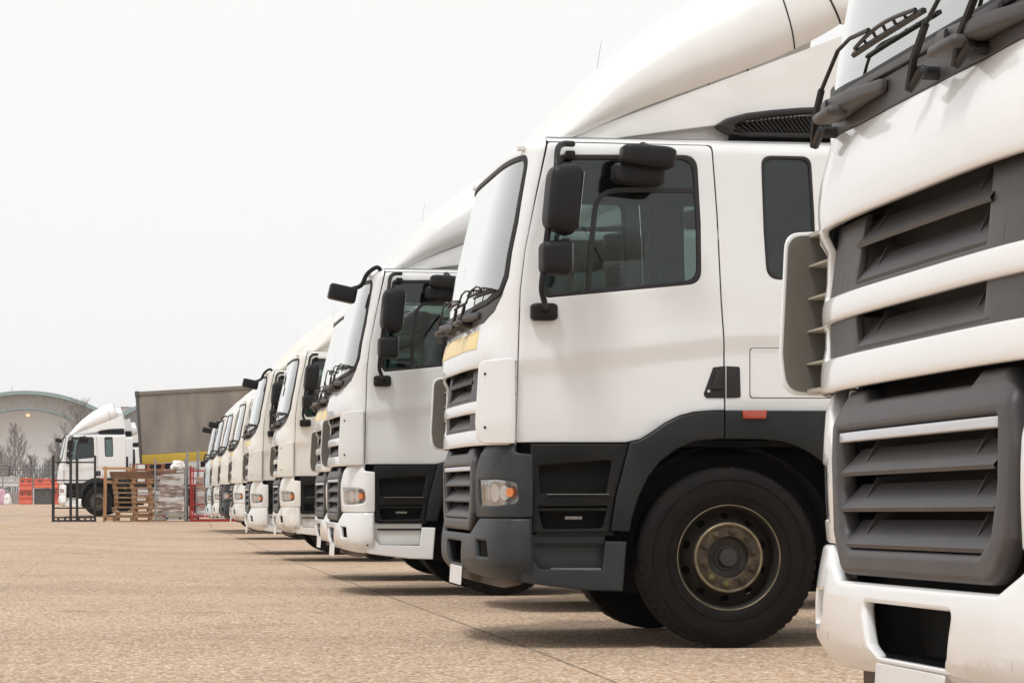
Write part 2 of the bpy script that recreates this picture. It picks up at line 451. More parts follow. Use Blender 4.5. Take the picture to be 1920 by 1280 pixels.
    # wipers: pivot, bent arm, blade carrier with its claws, blade
    for p0 in (.80, -.16, -.50):
        B = bmesh.new(); P = lambda a, z, n: cab0(-a, z, n)
        bl = {.80: .56, -.16: .42, -.50: .22}[p0]
        tube(B, [P(p0, 1.895, -.01), P(p0, 1.895, .05)], .017, 10)
        tube(B, [P(p0-.03, 1.90, .045), P(p0+.05, 1.865, .05)], .012, 8)
        tube(B, [P(p0+.05, 1.862, .055), P(p0+.0, 1.93, .06), P(p0-.07, 2.0, .055)], .010, 6)
        tube(B, [P(p0-.07, 2.0, .055), P(p0-.20, 2.085, .045), P(p0-.30, 2.10, .04), P(p0-.30-bl/3, 2.088, .04)], .006, 6)
        wa = finish('wiper_arm', B, M['wipe'], T)
        B = bmesh.new()
        zb = 2.062; n = 14; lo = p0-.32-bl; L2 = bl+.05
        tube(B, [P(lo+L2*i/n, zb, .014) for i in range(n+1)], .009, 5)
        tube(B, [P(lo+.04+(L2-.08)*i/n, zb+.010+.012*math.sin(i/n*math.pi), .024+.01*math.sin(i/n*math.pi)) for i in range(n+1)], .006, 5)
        for i in range(1, n):
            if i % 2: tube(B, [P(lo+L2*i/n, zb+.002, .014), P(lo+L2*i/n, zb+.010+.012*math.sin(i/n*math.pi), .028)], .005, 4)
        finish('wiper_blade', B, M['wipe'], wa)
    # ---- upper grille rows
    def louvres(B, sk, a0, a1, z0, z1, rows, fins, nb=-.12, nf=.0, mi=0, back=True):
        if back: box(B, a0-.02, a1+.02, z0-.01, z1+.01, nb-.02, nb-.01, mi=1, warp=sk)
        h = (z1-z0)/rows; st = 14
        for r in range(rows):
            zb = z0+r*h; zt = zb+h*.78
            ns = nb*.5; prof = [(nf, zb), (nf+.004, zb+.010), (ns, zt), (ns-.006, zt-.012)]
            prev = None
            for i in range(st+1):
                a = a0+(a1-a0)*i/st
                cur = [B.verts.new(sk(a, z, n)) for n, z in prof]
                if prev:
                    for k in range(4):
                        f = B.faces.new((prev[k], prev[(k+1) % 4], cur[(k+1) % 4], cur[k])); f.material_index = mi
                prev = cur
            for fa in fins:
                tri = [(nf-.004, zb+.008), (nb*.45, zb+h-.004), (nb, zb+h-.004), (nb*.52, zt)]
                p1 = [B.verts.new(sk(fa-.004, z, n)) for n, z in tri]; p2 = [B.verts.new(sk(fa+.004, z, n)) for n, z in tri]
                B.faces.new(p1).material_index = mi; B.faces.new(p2[::-1]).material_index = mi
                for k in range(4): B.faces.new((p1[k], p1[(k+1) % 4], p2[(k+1) % 4], p2[k])).material_index = mi
    B = bmesh.new()
    merge(B, plate([(-.872, 1.632, .01), (-.50, 1.632), (-.52, 1.446, .01), (.52, 1.446, .01), (.50, 1.632), (.872, 1.632, .01), (.892, 1.426, .01), (-.892, 1.426, .01)], [], .02, .004, .07, 0, lambda a, b, n: cab0(a, b, n-.006-.02*sstep(1.43, 1.62, b))))
    louvres(B, cab0, -.53, .53, 1.445, 1.64, 2, (-.40, .40), nf=-.012)
    box(B, -.535, -.52, 1.44, 1.62, -.15, -.03, warp=cab0); box(B, .52, .535, 1.44, 1.62, -.15, -.03, warp=cab0)
    finish('upper_grille', B, [M['grille'], M['gap']], T)
    B = bmesh.new()
    merge(B, plate([(-.89, 1.370, .01), (-.52, 1.370), (-.50, 1.271, .01), (.50, 1.271, .01), (.52, 1.370), (.89, 1.370, .01), (.872, 1.255, .01), (-.872, 1.255, .01)], [], .02, .004, .07, 0, lambda a, b, n: cab0(a, b, n-.008)))
    louvres(B, cab0, -.53, .53, 1.268, 1.372, 1, (-.40, .40), nf=-.01)
    box(B, -.535, -.52, 1.26, 1.36, -.15, -.02, warp=cab0); box(B, .52, .535, 1.26, 1.36, -.15, -.02, warp=cab0)
    finish('middle_grille', B, [M['grille'], M['gap']], T)
    B = bmesh.new()
    merge(B, plate([(-.80, 1.838, .0), (.80, 1.838, .0), (.82, 1.735), (-.82, 1.735)], [], .003, .0008, .05, .02, lambda a, b, n: cabf(a, b, n+.0035)))
    st = finish('stripe', B, M['stripe'], T)
    # ---- side wings at the nose corners, held off the cab by horizontal vanes
    for sg in (-1, 1):
        XF, XB = .062, .285
        def wy(x): return 1.188-.058*max(0, (XB-x)/(XB-XF))**1.7
        def wing(a, b, n, sg=sg):
            k = n-.010*sstep(1.30, 1.17, b)
            return Vector((a, sg*(wy(a)+k), b))
        B = plate([(XF+.02, 1.650, .055), (XB, 1.668, .012), (XB, 1.178, .012), (XF+.008, 1.178, .07), (XF, 1.30)], [], .013, .006, .03, .06, wing)
        flap = finish('corner_wing', B, M['paint'], T)
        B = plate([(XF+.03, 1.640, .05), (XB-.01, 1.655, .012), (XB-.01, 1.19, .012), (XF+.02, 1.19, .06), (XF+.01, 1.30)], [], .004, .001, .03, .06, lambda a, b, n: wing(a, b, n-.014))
        finish('wing_shade_sheet', B, M['wing_shade'], flap)  # thin sheet added to carry the painted shade on the wing's inner face
        zs = [1.19, 1.27, 1.365, 1.46, 1.555, 1.645]
        for z in zs:
            B = bmesh.new(); prev = None; m = 9
            for i in range(m+1):
                t = i/m; q = cab0(.94+(AR-.94)*t, z, -.004) if sg < 0 else cab0(-(.94+(AR-.94)*t), z, -.004)
                x = max(XF+.012, q.x) if z not in (zs[0], zs[-1]) else max(XF+.03, q.x)
                o_ = Vector((min(XB-.01, x), sg*(wy(min(XB, x))-.011), z))
                if (o_-q).length < .006: o_ = q+Vector((0, sg*.006, 0))
                h = .003 if z not in (zs[0], zs[-1]) else .006
                cur = [B.verts.new(v) for v in (q-Vector((0, 0, h)), q+Vector((0, 0, h)), o_+Vector((0, 0, h)), o_-Vector((0, 0, h)))]
                if prev:
                    for k in range(4): B.faces.new((prev[k], prev[(k+1) % 4], cur[(k+1) % 4], cur[k]))
                else: B.faces.new(cur)
                prev = cur
            B.faces.new(prev)
            finish('air_vane', B, M['vane'], flap)
        B = bmesh.new(); box(B, .235, .280, min(sg*1.13, sg*1.160), max(sg*1.13, sg*1.160), 1.19, 1.645); finish('wing_mount', B, M['inner'], flap)
        for z in (1.27, 1.575):
            c = wing(.115, z, .001)
            B = bmesh.new(); bmesh.ops.create_uvsphere(B, u_segments=8, v_segments=6, radius=.008)
            for v in B.verts: v.co += c
            finish('bolt', B, M['frame'], flap)
    # ---- lower fascia: dark void, grille, lamp panels, bumper
    B = bmesh.new()
    box(B, .27, .9, -1.04, 1.04, .42, 1.17)
    box(B, .9, 2.4, -.80, .80, .50, 1.12)
    box(B, .30, 2.45, -1.08, 1.08, 1.165, 1.20)
    finish('underbody', B, M['gap'], T)
    B = bmesh.new()
    gf = lambda a, b, n: lowf(a, b, n+.022-.03*sstep(1.06, 1.17, b))
    outer = [(-.60, 1.165, .02), (-.44, 1.165, .02), (-.40, 1.135, .02), (.40, 1.135, .02), (.44, 1.165, .02), (.60, 1.165, .02), (.675, 1.10, .07), (.695, .98), (.67, .78), (.58, .672, .09), (-.58, .672, .09), (-.67, .78), (-.695, .98), (-.675, 1.10, .07)]
    inner = [(-.605, 1.055, .012), (.605, 1.055, .012), (.60, .90), (.565, .785, .05), (.50, .742, .05), (-.50, .742, .05), (-.565, .785, .05), (-.60, .90)]
    merge(B, plate(outer, [inner], .06, .02, .06, .06, gf))
    louvres(B, gf, -.585, .585, .745, 1.03, 3, (-.42, .42), nb=-.13, nf=-.008)
    lg = finish('lower_grille', B, [M['grille'], M['gap']], T)
    B = bmesh.new()
    merge(B, plate([(-.602, 1.053, .004), (.602, 1.053, .004), (.602, 1.026, .004), (-.602, 1.026, .004)], [], .03, .005, .07, 0, lambda a, b, n: gf(a, b, n-.004)))
    finish('silver_strip', B, M['silver'], lg)
    for s in (-1, 1):
        B = bmesh.new()
        lp = [(.69, .752, .01), (AR+.055, .752, .02), (AR+.055, 1.115, .015), (1.18, 1.125, .03), (1.16, 1.20, .01), (.90, 1.20, .04), (.80, 1.12, .06), (.71, 1.02, .08)]
        hl = [(.80, .970, .025), (1.05, .972), (AR-.035, .958, .04), (AR-.025, .836, .04), (1.05, .822), (.81, .818, .025)]
        def lf(a, b, n, s=s):
            k = .012*math.sin(math.pi*(b-.75)/.4)-.02*sstep(1.12, 1.2, b)
            return lowf(s*a, b, n+k)
        merge(B, plate([(p[0],)+p[1:] for p in lp], [hl], .045, .010, .04, .05, lf))
        finish('lamp_panel', B, M['lower'], T)
        B = bmesh.new()
        # headlight: reflector bowl, bezel ring, projector and indicator, clear lens
        def hf(a, b, n, s=s): return lf(a, b, n)
        merge(B, plate([(.79, .982, .02), (AR-.02, .972, .02), (AR-.01, .824, .02), (.80, .806, .02)], [], .004, .001, .02, .02, lambda a, b, n, s=s: lf(a, b, n-.052-.028*math.sin(math.pi*(a-.79)/(AR-.80))-.006*math.sin(a*210)*(1 if a < .93 else .4))))
        for z in (.80, .985):
            box(B, .79, AR-.01, min(z, z+.004), max(z, z+.004), -.10, -.047, warp=hf)
        head = finish('headlight', B, M['chrome'], T)
        B = bmesh.new()
        def disc(ac, zc, r, n0, n1, r1, mi=0, seg=20):
            ra = [B.verts.new(hf(ac+r*math.cos(t), zc+r*math.sin(t), n0)) for t in [2*math.pi*k/seg for k in range(seg)]]
            rb = [B.verts.new(hf(ac+r1*math.cos(t), zc+r1*math.sin(t), n1)) for t in [2*math.pi*k/seg for k in range(seg)]]
            for k in range(seg): B.faces.new((ra[k], ra[(k+1) % seg], rb[(k+1) % seg], rb[k]))
            B.faces.new(rb)
        disc(1.0, .895, .058, -.07, -.020, .052); disc(.875, .895, .03, -.085, -.03, .042)
        for q in (.925, 1.075): box(B, q-.003, q+.003, .825, .96, -.08, -.022, warp=hf)
        disc(1.105, .895, .046, -.055, -.014, .042)
        finish('lamp_bowl', B, M['silver'], head)
        for q in (.835, .87, .905, .95, 1.045):
            B = bmesh.new(); box(B, q-.0025, q+.0025, .826, .962, -.075, -.028, warp=hf); finish('lamp_rib', B, M['ribm'], head)
        B = bmesh.new()
        disc(AR-.085, .898, .036, -.05, -.012, .026)
        finish('indicator', B, M['amber'], head)
        B = plate(hl, [], .006, .001, .06, .04, lambda a, b, n, s=s: lf(a, b, n-.006))
        finish('lens', B, M['lens'], head)
    # bumper
    B = bmesh.new()
    bo = [(-AR-.045, .748, .01), (-.78, .748, .04), (-.70, .70, .06), (-.60, .655, .06), (.60, .655, .06), (.70, .70, .06), (.78, .748, .04), (AR+.045, .748, .01), (AR+.045, .40, .01), (1.15, .385, .1), (.8, .405), (.3, .42), (-.3, .42), (-.8, .405), (-1.15, .385, .1), (-AR-.045, .40, .01)]
    ho = [(-.34, .605, .02), (.34, .605, .02), (.30, .50), (.255, .468, .02), (-.255, .468, .02), (-.30, .50)]
    fog = lambda s: [(s*.775, .622, .01), (s*.955, .618, .01), (s*.985, .525, .01), (s*.805, .528, .01)]
    merge(B, plate(bo, [ho, fog(1), fog(-1)], .035, .012, .045, .035, bumpf))
    bumper = finish('bumper', B, M['bumper'], T)
    for q in ((-.36, .36, .44, .63, -.16, -.15), (.76, 1.0, .50, .65, -.10, -.095), (-1.0, -.76, .50, .65, -.10, -.095)):
        B = bmesh.new(); box(B, *q, warp=bumpf); finish('bumper_recess', B, M['gap'], bumper)
    B = bmesh.new()
    for i in range(12):
        box(B, -.30+i*.05, -.25+i*.0501, .455, .468, -.11, -.012, warp=bumpf)
    for i in range(30):
        for j in range(4):
            a, n = -.27+i*.0185, -.10+j*.022
            box(B, a-.005, a+.005, .468, .474, n-.007, n+.007, warp=bumpf)
    finish('step_tread', B, M['trim'], bumper)
    B = bmesh.new()
    merge(B, plate([(-.26, .452, .01), (.26, .452, .01), (.26, .338, .01), (-.26, .338, .01)], [], .006, .002, .1, 0, lambda a, b, n: bumpf(a, .45, n+.012+(b-.45)*-.06)+Vector((0, 0, b-.45))))
    finish('number_plate', B, M['plate'], bumper)
    B = bmesh.new()
    merge(B, plate([(-1.1, .42), (1.1, .42), (1.15, .37, .03), (.9, .345, .05), (.5, .35), (-.5, .35), (-.9, .345, .05), (-1.15, .37, .03)], [], .02, .004, .08, 0, lambda a, b, n: bumpf(a, max(b, .40), n-.07)+Vector((0, 0, min(0, b-.40)))))
    finish('valance', B, M['underdirt'], bumper)
    for s in (-1, 1):
        B = bmesh.new()
        for zz in ((.60, .42),):
            a0, a1 = s*1.08, s*1.29
            for (p, q, u, v) in ((a0, a1, .60, .60), (a0, a1, .43, .43), (a0, a0, .43, .60)):
                box(B, min(p, q)-.001, max(p, q)+.001, u-.001, v+.001, -.002, .0006, warp=bumpf)
        finish('panel_seam', B, M['frame'], bumper)
        c = bumpf(s*1.22, .46, .0)
        B = bmesh.new(); bmesh.ops.create_uvsphere(B, u_segments=8, v_segments=6, radius=.009)
        for v in B.verts: v.co += c
        finish('bolt', B, M['frame'], bumper)

    # ---- both flanks
    for sg in (-1, 1):
        fr = SP([(968.5, 829), (972, 700), (977, 545), (986, 470), (1006, 375), (1031, 264)])
        dout = [(p[0], p[1]) for p in fr[:-1]]+[(fr[-1][0], fr[-1][1], .02)]+[(dr[0][0]-.003, 2.912, .04)]+[(p[0]-.002, p[1]) for p in dr[1:4]]+[(dr[4][0]-.002, S(1360, 768.5)[1])]+SP([(1330, 769.5), (1302, 772), (1275, 779), (1247, 793), (1222, 811), (1202, 823), (1175, 829)])
        dwin = SP([(1051, 289, .03), (1309, 290, .085), (1315, 420), (1315, 531, .085), (1100, 551), (1026, 558, .03), (1014, 540, .02), (1022, 470), (1036, 380)])
        B = plate(dout, [dwin], .03, .006, .08, .08, side(sg, True), cuts_b=[1.60+.02*i for i in range(14)]+[2.87, 2.885, 2.9])
        door = finish('door', B, M['paint'], T)
        B = bmesh.new()
        def off(pts, k):
            cx = sum(p[0] for p in pts)/len(pts); cz = sum(p[1] for p in pts)/len(pts)
            o = []
            for p in pts:
                dx, dz = p[0]-cx, p[1]-cz
                o.append((p[0]-k*(dx/ (abs(dx)+.08)), p[1]-k*(dz/(abs(dz)+.08)))+p[2:])
            return o
        merge(B, plate(off(dwin, -.004), [off(dwin, .028)], .026, .005, .15, .12, lambda a, b, n, sg=sg: side(sg)(a, b, n+.0)))
        bar = smooth_path([(*S(1104, 549), 0), (*S(1109, 480), 0), (*S(1116, 405), 0), (*S(1122, 378), 0), (*S(1138, 361), 0), (*S(1165, 355), 0), (*S(1230, 355), 0), (*S(1312, 355), 0)], 4)
        for p, q in zip(bar, bar[1:]):
            d = (q-p).normalized(); nn = Vector((-d.y, d.x, 0))*.014
            vs = [side(sg)(c.x, c.y, n) for n in (-.004, -.022) for c in (p-nn, p+nn, q+nn+d*.002, q-nn+d*.002)]
            bv = [B.verts.new(v) for v in vs]
            B.faces.new(bv[:4]); B.faces.new(bv[7:3:-1])
            for k in range(4): B.faces.new((bv[k], bv[4+k], bv[4+(k+1) % 4], bv[(k+1) % 4]))
        finish('window_frame', B, M['rubber'], door)
        finish('window_pane', plate(dwin, [], .006, .0006, .12, .1, lambda a, b, n, sg=sg: side(sg)(a, b, n-.014)), M['glass'], door, angle=8)
        B = plate(SP([(1338, 688, .006), (1361, 686), (1361, 746), (1324, 746, .02), (1320, 738, .01)]), [], .02, .004, 0, 0, lambda a, b, n, sg=sg: side(sg, True)(a, b, n+.006))
        merge(B, plate(SP([(1343, 694, .006), (1356, 693), (1356, 730), (1333, 730, .01)]), [], .02, .006, 0, 0, lambda a, b, n, sg=sg: side(sg, True)(a, b, n+.022)))
        dh = finish('door_handle', B, M['rubber'], door)
        B = bmesh.new(); c = side(sg, True)(*S(1329, 733), .008)
        tube(B, [c, c+Vector((0, sg*.004, 0))], .009, 10)
        finish('door_lock', B, M['silver'], dh)
        B = plate(SP([(1363, 686), (1388, 687, .012), (1390, 745, .015), (1363, 746)]), [], .02, .004, 0, 0, lambda a, b, n, sg=sg: side(sg, True)(a, b, n+.006))
        finish('latch_recess', B, M['rubber'], T)
        # sleeper window
        B = plate(off(qwin, -.004), [off(qwin, .02)], .03, .005, 0, .15, lambda a, b, n, sg=sg: side(sg)(a, b, n+.004))
        sw = finish('side_window', B, M['rubber'], T)
        finish('window_pane', plate(qwin, [], .006, .0006, .12, .1, lambda a, b, n, sg=sg: side(sg)(a, b, n-.010)), M['glass'], sw, angle=8)
        # locker lid standing a hair proud of the sleeper
        B = bmesh.new()
        lid = SP([(1408, 653, .02), (1640, 653, .02), (1640, 745, .02), (1408, 745, .02)])
        merge(B, plate(lid, [], .006, .002, .1, .04, lambda a, b, n, sg=sg: side(sg, True)(a, b, n+.0035)))
        finish('locker_lid', B, M['paint'], T)
        B = bmesh.new()
        merge(B, plate(off(lid, -.006), [off(lid, .001)], .002, .0005, .1, .04, lambda a, b, n, sg=sg: side(sg, True)(a, b, n+.0012)))
        finish('lid_seam', B, M['frame'], T)
        # fender band, step moulding
        LW = 1.19
        sl = lambda a, b, n, sg=sg: Vector((a, sg*(LW+n), b))
        fen = SP([(1182, 830), (1204, 824), (1224, 812), (1249, 794), (1276, 781), (1303, 774), (1330, 771), (1358.5, 770), (1358.5, 822.5), (1330, 823), (1300, 828), (1270, 841), (1240, 863), (1216, 893), (1198, 930), (1186, 970), (1181, 996), (1146, 995), (1156, 930)], -LW)
        fen2 = SP([(1360.5, 770), (1690, 770), (1690, 872), (1548, 870), (1525, 852), (1500, 838), (1470, 828), (1430, 823), (1360.5, 822.5)], -LW)
        B = plate(fen, [], .05, .008, 0, 0, sl); merge(B, plate(fen2, [], .05, .006, 0, 0, sl))
        fd = finish('fender', B, M['fender'], T)
        B = plate(SP([(1391, 769, .004), (1438, 769, .004), (1436, 785, .01), (1393, 785, .01)], -LW), [], .02, .005, 0, 0, lambda a, b, n, sg=sg: Vector((a, sg*(LW+n+.014), b)))
        finish('side_marker', B, M['redamber'], fd)
        # wheel well
        B = bmesh.new()
        cx, cz = S(1367, 1052); n = 20
        for i in range(n):
            t0, t1 = math.pi*(i/n)*1.1-.15, math.pi*((i+1)/n)*1.1-.15
            vs = []
            for t in (t0, t1):
                for y in (sg*(LW-.04), sg*.62): vs.append(B.verts.new((cx+.66*math.cos(t), y, cz+.66*math.sin(t)*1.02)))
            B.faces.new((vs[0], vs[1], vs[3], vs[2]))
        box(B, .95, 2.45, sg*.62-.01, sg*.62+.01, .30, 1.15)
        box(B, 2.20, 2.23, min(sg*.64, sg*1.17), max(sg*.64, sg*1.17), .32, 1.17)
        for (x, z, r) in ((1.75, 1.02, .035), (1.62, 1.06, .02)):
            pass
        finish('wheel_arch', B, M['gap'], fd)
        # entry steps
        SW = 1.20
        s2 = lambda a, b, n, sg=sg: Vector((a, sg*(SW+n), b))
        B = bmesh.new()
        rec = [SP([(1012, 872, .02), (1150, 862, .02), (1138, 926, .02), (1014, 928, .02)], -SW), SP([(1010, 950, .01), (1142, 948, .01), (1132, 990, .02), (1020, 992, .02)], -SW)]
        merge(B, plate(SP([(996.5, 832), (1181, 832), (1155, 930), (1145, 999), (999, 999), (998, 975)], -SW), rec, .03, .008, 0, 0, lambda a, b, n: s2(a, b, n-.03)))
        # step treads and risers behind the openings
        x0 = S(1005, 0)[0]; x1 = S(1150, 0)[0]
        box(B, x0, x1, sg*(SW-.22)-.005, sg*(SW-.22)+.005, .42, 1.16)
        for z in (.80, .885, .66, .60, .455): box(B, x0, x1, min(sg*(SW-.22), sg*(SW-.035)), max(sg*(SW-.22), sg*(SW-.035)), z-.008, z+.008)
        stp = finish('step_unit', B, M['trim'], T)
        B = bmesh.new()
        box(B, x0+.08, x1-.08, min(sg*(SW-.10), sg*(SW+.002)), max(sg*(SW-.10), sg*(SW+.002)), .452, .464, bev=.002)
        finish('step_tread', B, M['tread'], stp); B = bmesh.new()
        for z in (.884,): box(B, x0+.06, x1-.03, min(sg*(SW-.10), sg*(SW-.012)), max(sg*(SW-.10), sg*(SW-.012)), z, z+.006, bev=.002)
        finish('step_tread', B, M['tread'], stp); B = bmesh.new()
        box(B, S(1058, 0)[0], S(1090, 0)[0], min(sg*(SW-.03), sg*(SW-.018)), max(sg*(SW-.03), sg*(SW-.018)), .742, .760, bev=.003)
        finish('step_lamp', B, M['tread'], stp)
        B = plate(SP([(998, 1001), (1138, 1001), (1134, 1070), (1004, 1070)], -SW), [], .02, .004, 0, 0, lambda a, b, n: s2(a, b, n-.055))
        finish('lower_step', B, M['bumper'], T)
        # coloured lower sill
        sill = SP([(977.5, 972), (997, 972), (1000, 1050), (1012, 1066), (1130, 1068), (1136, 1014, .01), (1176, 1015, .006), (1168, 1108, .006), (1100, 1106), (1030, 1098), (985, 1092), (977.5, 1090)], -1.205)
        B = plate(sill, [], .04, .008, 0, 0, lambda a, b, n, sg=sg: Vector((a, sg*(1.208+n), b)))
        finish('side_sill', B, M['bumper'], T)
        # ---- mirrors
        ym = -1.40
        def mp(px, py, y=ym, sg=sg):
            x, z = S(px, py, y); return Vector((x, -sg*y if sg > 0 else y, z)) if sg < 0 else Vector((x, -y, z))
        def housing(c, sx, sy, sz, rz=0, ry=0, bev=.04, taper=.0):
            b = bmesh.new(); bmesh.ops.create_cube(b, size=1)
            bmesh.ops.bevel(b, geom=b.edges[:], offset=.22, segments=5, profile=.5, affect='EDGES')
            Mx = Matrix.Translation(c) @ Matrix.Rotation(rz, 4, 'Z') @ Matrix.Rotation(ry, 4, 'Y') @ Matrix.Diagonal((sx, sy, sz, 1))
            for v in b.verts:
                if v.co.x < 0: v.co.y *= 1-taper; v.co.z *= 1-taper*.6
                v.co = Mx @ v.co
            return b
        def mglass(c, sx, sy, sz, rz, ry=0):
            B = bmesh.new()
            Mx = Matrix.Translation(c) @ Matrix.Rotation(rz, 4, 'Z') @ Matrix.Rotation(ry, 4, 'Y')
            box(B, sx/2, sx/2+.002, -sy*.36, sy*.36, -sz*.40, sz*.40, M=Mx, bev=.0008)
            return B
        B = bmesh.new()
        arm = [mp(1074, 270, -1.14), mp(1056, 270, -1.22), mp(1046, 280, -1.30), mp(1044, 310), mp(1038, 360), mp(1026, 440), mp(1020, 500), mp(1016, 540), mp(1020, 562, -1.36), mp(1024, 580, -1.22), mp(1024, 585, -1.14)]
        tube(B, smooth_path(arm, 4), .018, 10)
        box(B, S(1060, 0)[0], S(1078, 0)[0], min(sg*1.11, sg*1.17), max(sg*1.11, sg*1.17), S(0, 277)[1], S(0, 262)[1], bev=.008)
        ma = finish('mirror_arm', B, M['mirror'], T)
        c = mp(1020, 585, -1.17)
        finish('arm_base', housing(c, .155, .09, .10), M['mirror'], ma)
        for (cx_, cz_, sx, sy, sz) in ((1054, 373, .185, .20, .40), (1041, 484, .17, .17, .205)):
            c = mp(cx_, cz_); rz = -sg*R(8)
            mo = finish('side_mirror', housing(c, sx, sy, sz, rz, R(6) if sz > .3 else 0, taper=.16), M['mirror'], T)
            finish('mirror_glass', mglass(c, sx, sy, sz, rz, R(6) if sz > .3 else 0), M['mglass'], mo)
        if sg < 0:
            c1 = mp(1214, 294, -1.38); c2 = mp(1196, 327, -1.30)
            B = housing(c1, .31, .20, .125, R(0), R(5), taper=.1)
            merge(B, housing(c2, .30, .16, .13, R(0), R(3), taper=.15))
            b = bmesh.new(); box(b, S(1192, 0)[0], S(1222, 0)[0], -1.24, -1.12, S(0, 281)[1], S(0, 261)[1], bev=.012); merge(B, b)
            b = bmesh.new(); tube(b, [(S(1206, 0)[0], -1.14, 2.89), (S(1206, 0)[0], -1.36, 2.84)], .03, 10); merge(B, b)
            km = finish('kerb_mirror', B, M['mirror'], T)
            B = bmesh.new()
            for q in (1199, 1214):
                x = S(q, 0)[0]; tube(B, [(x, -1.241, S(0, 266)[1]), (x, -1.244, S(0, 266)[1])], .007, 8)
            finish('bolt', B, M['gap'], km)
        # front wheel
        def wheel(cx, cz, sg, dual=False, yo=1.215):
            r = S(0, 0) and .524
            T_ = lambda v: Vector((cx+v.x, sg*(yo+v.z), cz+v.y))
            B = bmesh.new()
            lathe(B, [(.302, -.005), (.312, .004), (.335, .010), (.40, .016), (.445, .014), (.49, .0), (.512, -.018), (.520, -.03), (.522, -.05), (.522, -.25), (.515, -.275), (.47, -.30), (.40, -.31), (.31, -.29), (.29, -.28), (.29, -.02)], 72, T_, closed=True)
            for rr in (.36, .452):
                lathe(B, [(rr-.004, .008), (rr, .018), (rr+.004, .008)], 72, T_)
            # shoulder lugs
            for k in range(56):
                t = 2*math.pi*k/56
                Mx = Matrix.Rotation(t, 4, 'Z')
                b = bmesh.new(); bmesh.ops.create_cube(b, size=1)
                for v in b.verts: v.co = T_(Mx @ Vector((.510+v.co.x*.024, v.co.y*.036, -.045+v.co.z*.06)))
                merge(B, b)
            for yy in (-.10, -.155, -.21):
                pass
            B2 = bmesh.new()
            n = 10; lo, hi = .0, 2*math.pi
            # disc with hand holes, as a polar plate
            def pol(a, b, nn):
                h = interp([(.19, -.035), (.208, -.075), (.262, -.135), (.28, -.145)], b)
                return T_(Vector((b*math.cos(a), b*math.sin(a), h+nn)))
            holes = []
            for k in range(n):
                c = (k+.5)*2*math.pi/n
                holes.append([(c+.105*math.cos(t), .240+.019*math.sin(t)) for t in [2*math.pi*j/14 for j in range(14)]])
            b = plate([(0, .20), (hi, .20), (hi, .283), (0, .283)], holes, .008, .002, math.pi/30, .03, pol)
            bmesh.ops.remove_doubles(b, verts=b.verts, dist=.0006); merge(B2, b)
            lathe(B2, [(.283, -.14), (.284, -.06), (.288, -.035), (.293, -.012)], 64, T_, mi=2)
            lathe(B2, [(.205, -.075), (.207, -.018), (.202, -.008)], 64, T_, mi=0); lathe(B2, [(.202, -.008), (.196, -.004), (.188, -.006), (.186, -.014)], 64, T_, mi=1)
            lathe(B2, [(.293, -.012), (.300, .000)], 64, T_, mi=2); lathe(B2, [(.300, .0), (.303, .003), (.306, .002), (.306, -.008)], 64, T_, mi=1)
            wh = finish('wheel', B2, [M['rim'], M['flange'], M['barrel']], T)
            finish('tyre', B, M['tyre'], wh)
            B = bmesh.new()
            lathe(B, [(.0, -.16), (.26, -.16)], 24, T_, mi=1)
            lathe(B, [(.187, -.014), (.125, -.012), (.118, -.03)], 48, T_); lathe(B, [(.118, -.03), (.112, -.055), (.078, -.06), (.074, -.052), (.060, -.050), (.056, -.020), (.050, -.004), (.0, -.002)], 48, T_, mi=3)
            for k in range(10):
                t = 2*math.pi*k/10+.2; c = Vector((.152*math.cos(t), .152*math.sin(t), 0))
                lathe(B, [(.021, -.014), (.021, -.010), (.017, -.010), (.0165, .012), (.010, .014), (.010, .022), (0, .022)], 6 if k % 3 else 12, lambda v, c=c: T_(v+c), mi=2 if k in (6, 7) else 0)
            for k in range(5):
                t = 2*math.pi*k/5+.5; c = Vector((.095*math.cos(t), .095*math.sin(t), -.056))
                lathe(B, [(.008, 0), (.008, .008), (0, .008)], 6, lambda v, c=c: T_(v+c))
            finish('hub', B, [M['hub'], M['gap'], M['nut'], M['barrel']], wh)
        wheel(*S(1367, 1052, -1.215)[:1], .522, sg)
        wheel(S(1367, 1052, -1.215)[0]+3.8, .522, sg)
    # ---- chassis
    B = bmesh.new()
    for y in (-.40, .40): box(B, .7, 6.3, y-.04, y+.04, .72, 1.0, bev=.01)
    for x in (1.2, 2.6, 3.4, 4.4, 5.2, 6.1): box(B, x, x+.1, -.40, .40, .76, .96)
    for x in (1.54, 5.34): tube(B, [(x, -.95, .522), (x, .95, .522)], .08, 12)
    box(B, 4.6, 5.7, -.45, .45, 1.06, 1.14, bev=.03)
    box(B, 2.6, 4.3, -.6, .6, 1.02, 1.05)
    finish('chassis_frame', B, M['frame'], T)
    for sg in (-1, 1):
        B = bmesh.new(); box(B, 2.9, 4.1, sg*.88-.28, sg*.88+.28, .45, 1.02, bev=.08)
        finish('fuel_tank', B, M['silver'] if sg < 0 else M['frame'], T)
        B = bmesh.new()
        for i in range(14):
            t0, t1 = math.pi*i/14, math.pi*(i+1)/14; vs = []
            for t in (t0, t1):
                for y in (sg*1.22, sg*.55): vs.append(B.verts.new((5.343+.62*math.cos(t), y, .52+.6*math.sin(t))))
            B.faces.new((vs[0], vs[1], vs[3], vs[2]))
        finish('rear_mudguard', B, M['trim'], T)
    # air lines behind the cab
    B = bmesh.new()
    for y, c in ((-.7, 0), (-.55, 1)):
        tube(B, [Vector((2.66+.04*math.cos(t*2.2), y+.04*math.sin(t*2.2), 1.9-t*.02)) for t in range(34)], .010, 5)
    box(B, 2.52, 2.60, -1.0, -.5, 1.25, 2.15, bev=.02)
    finish('air_line', B, M['black'], T)
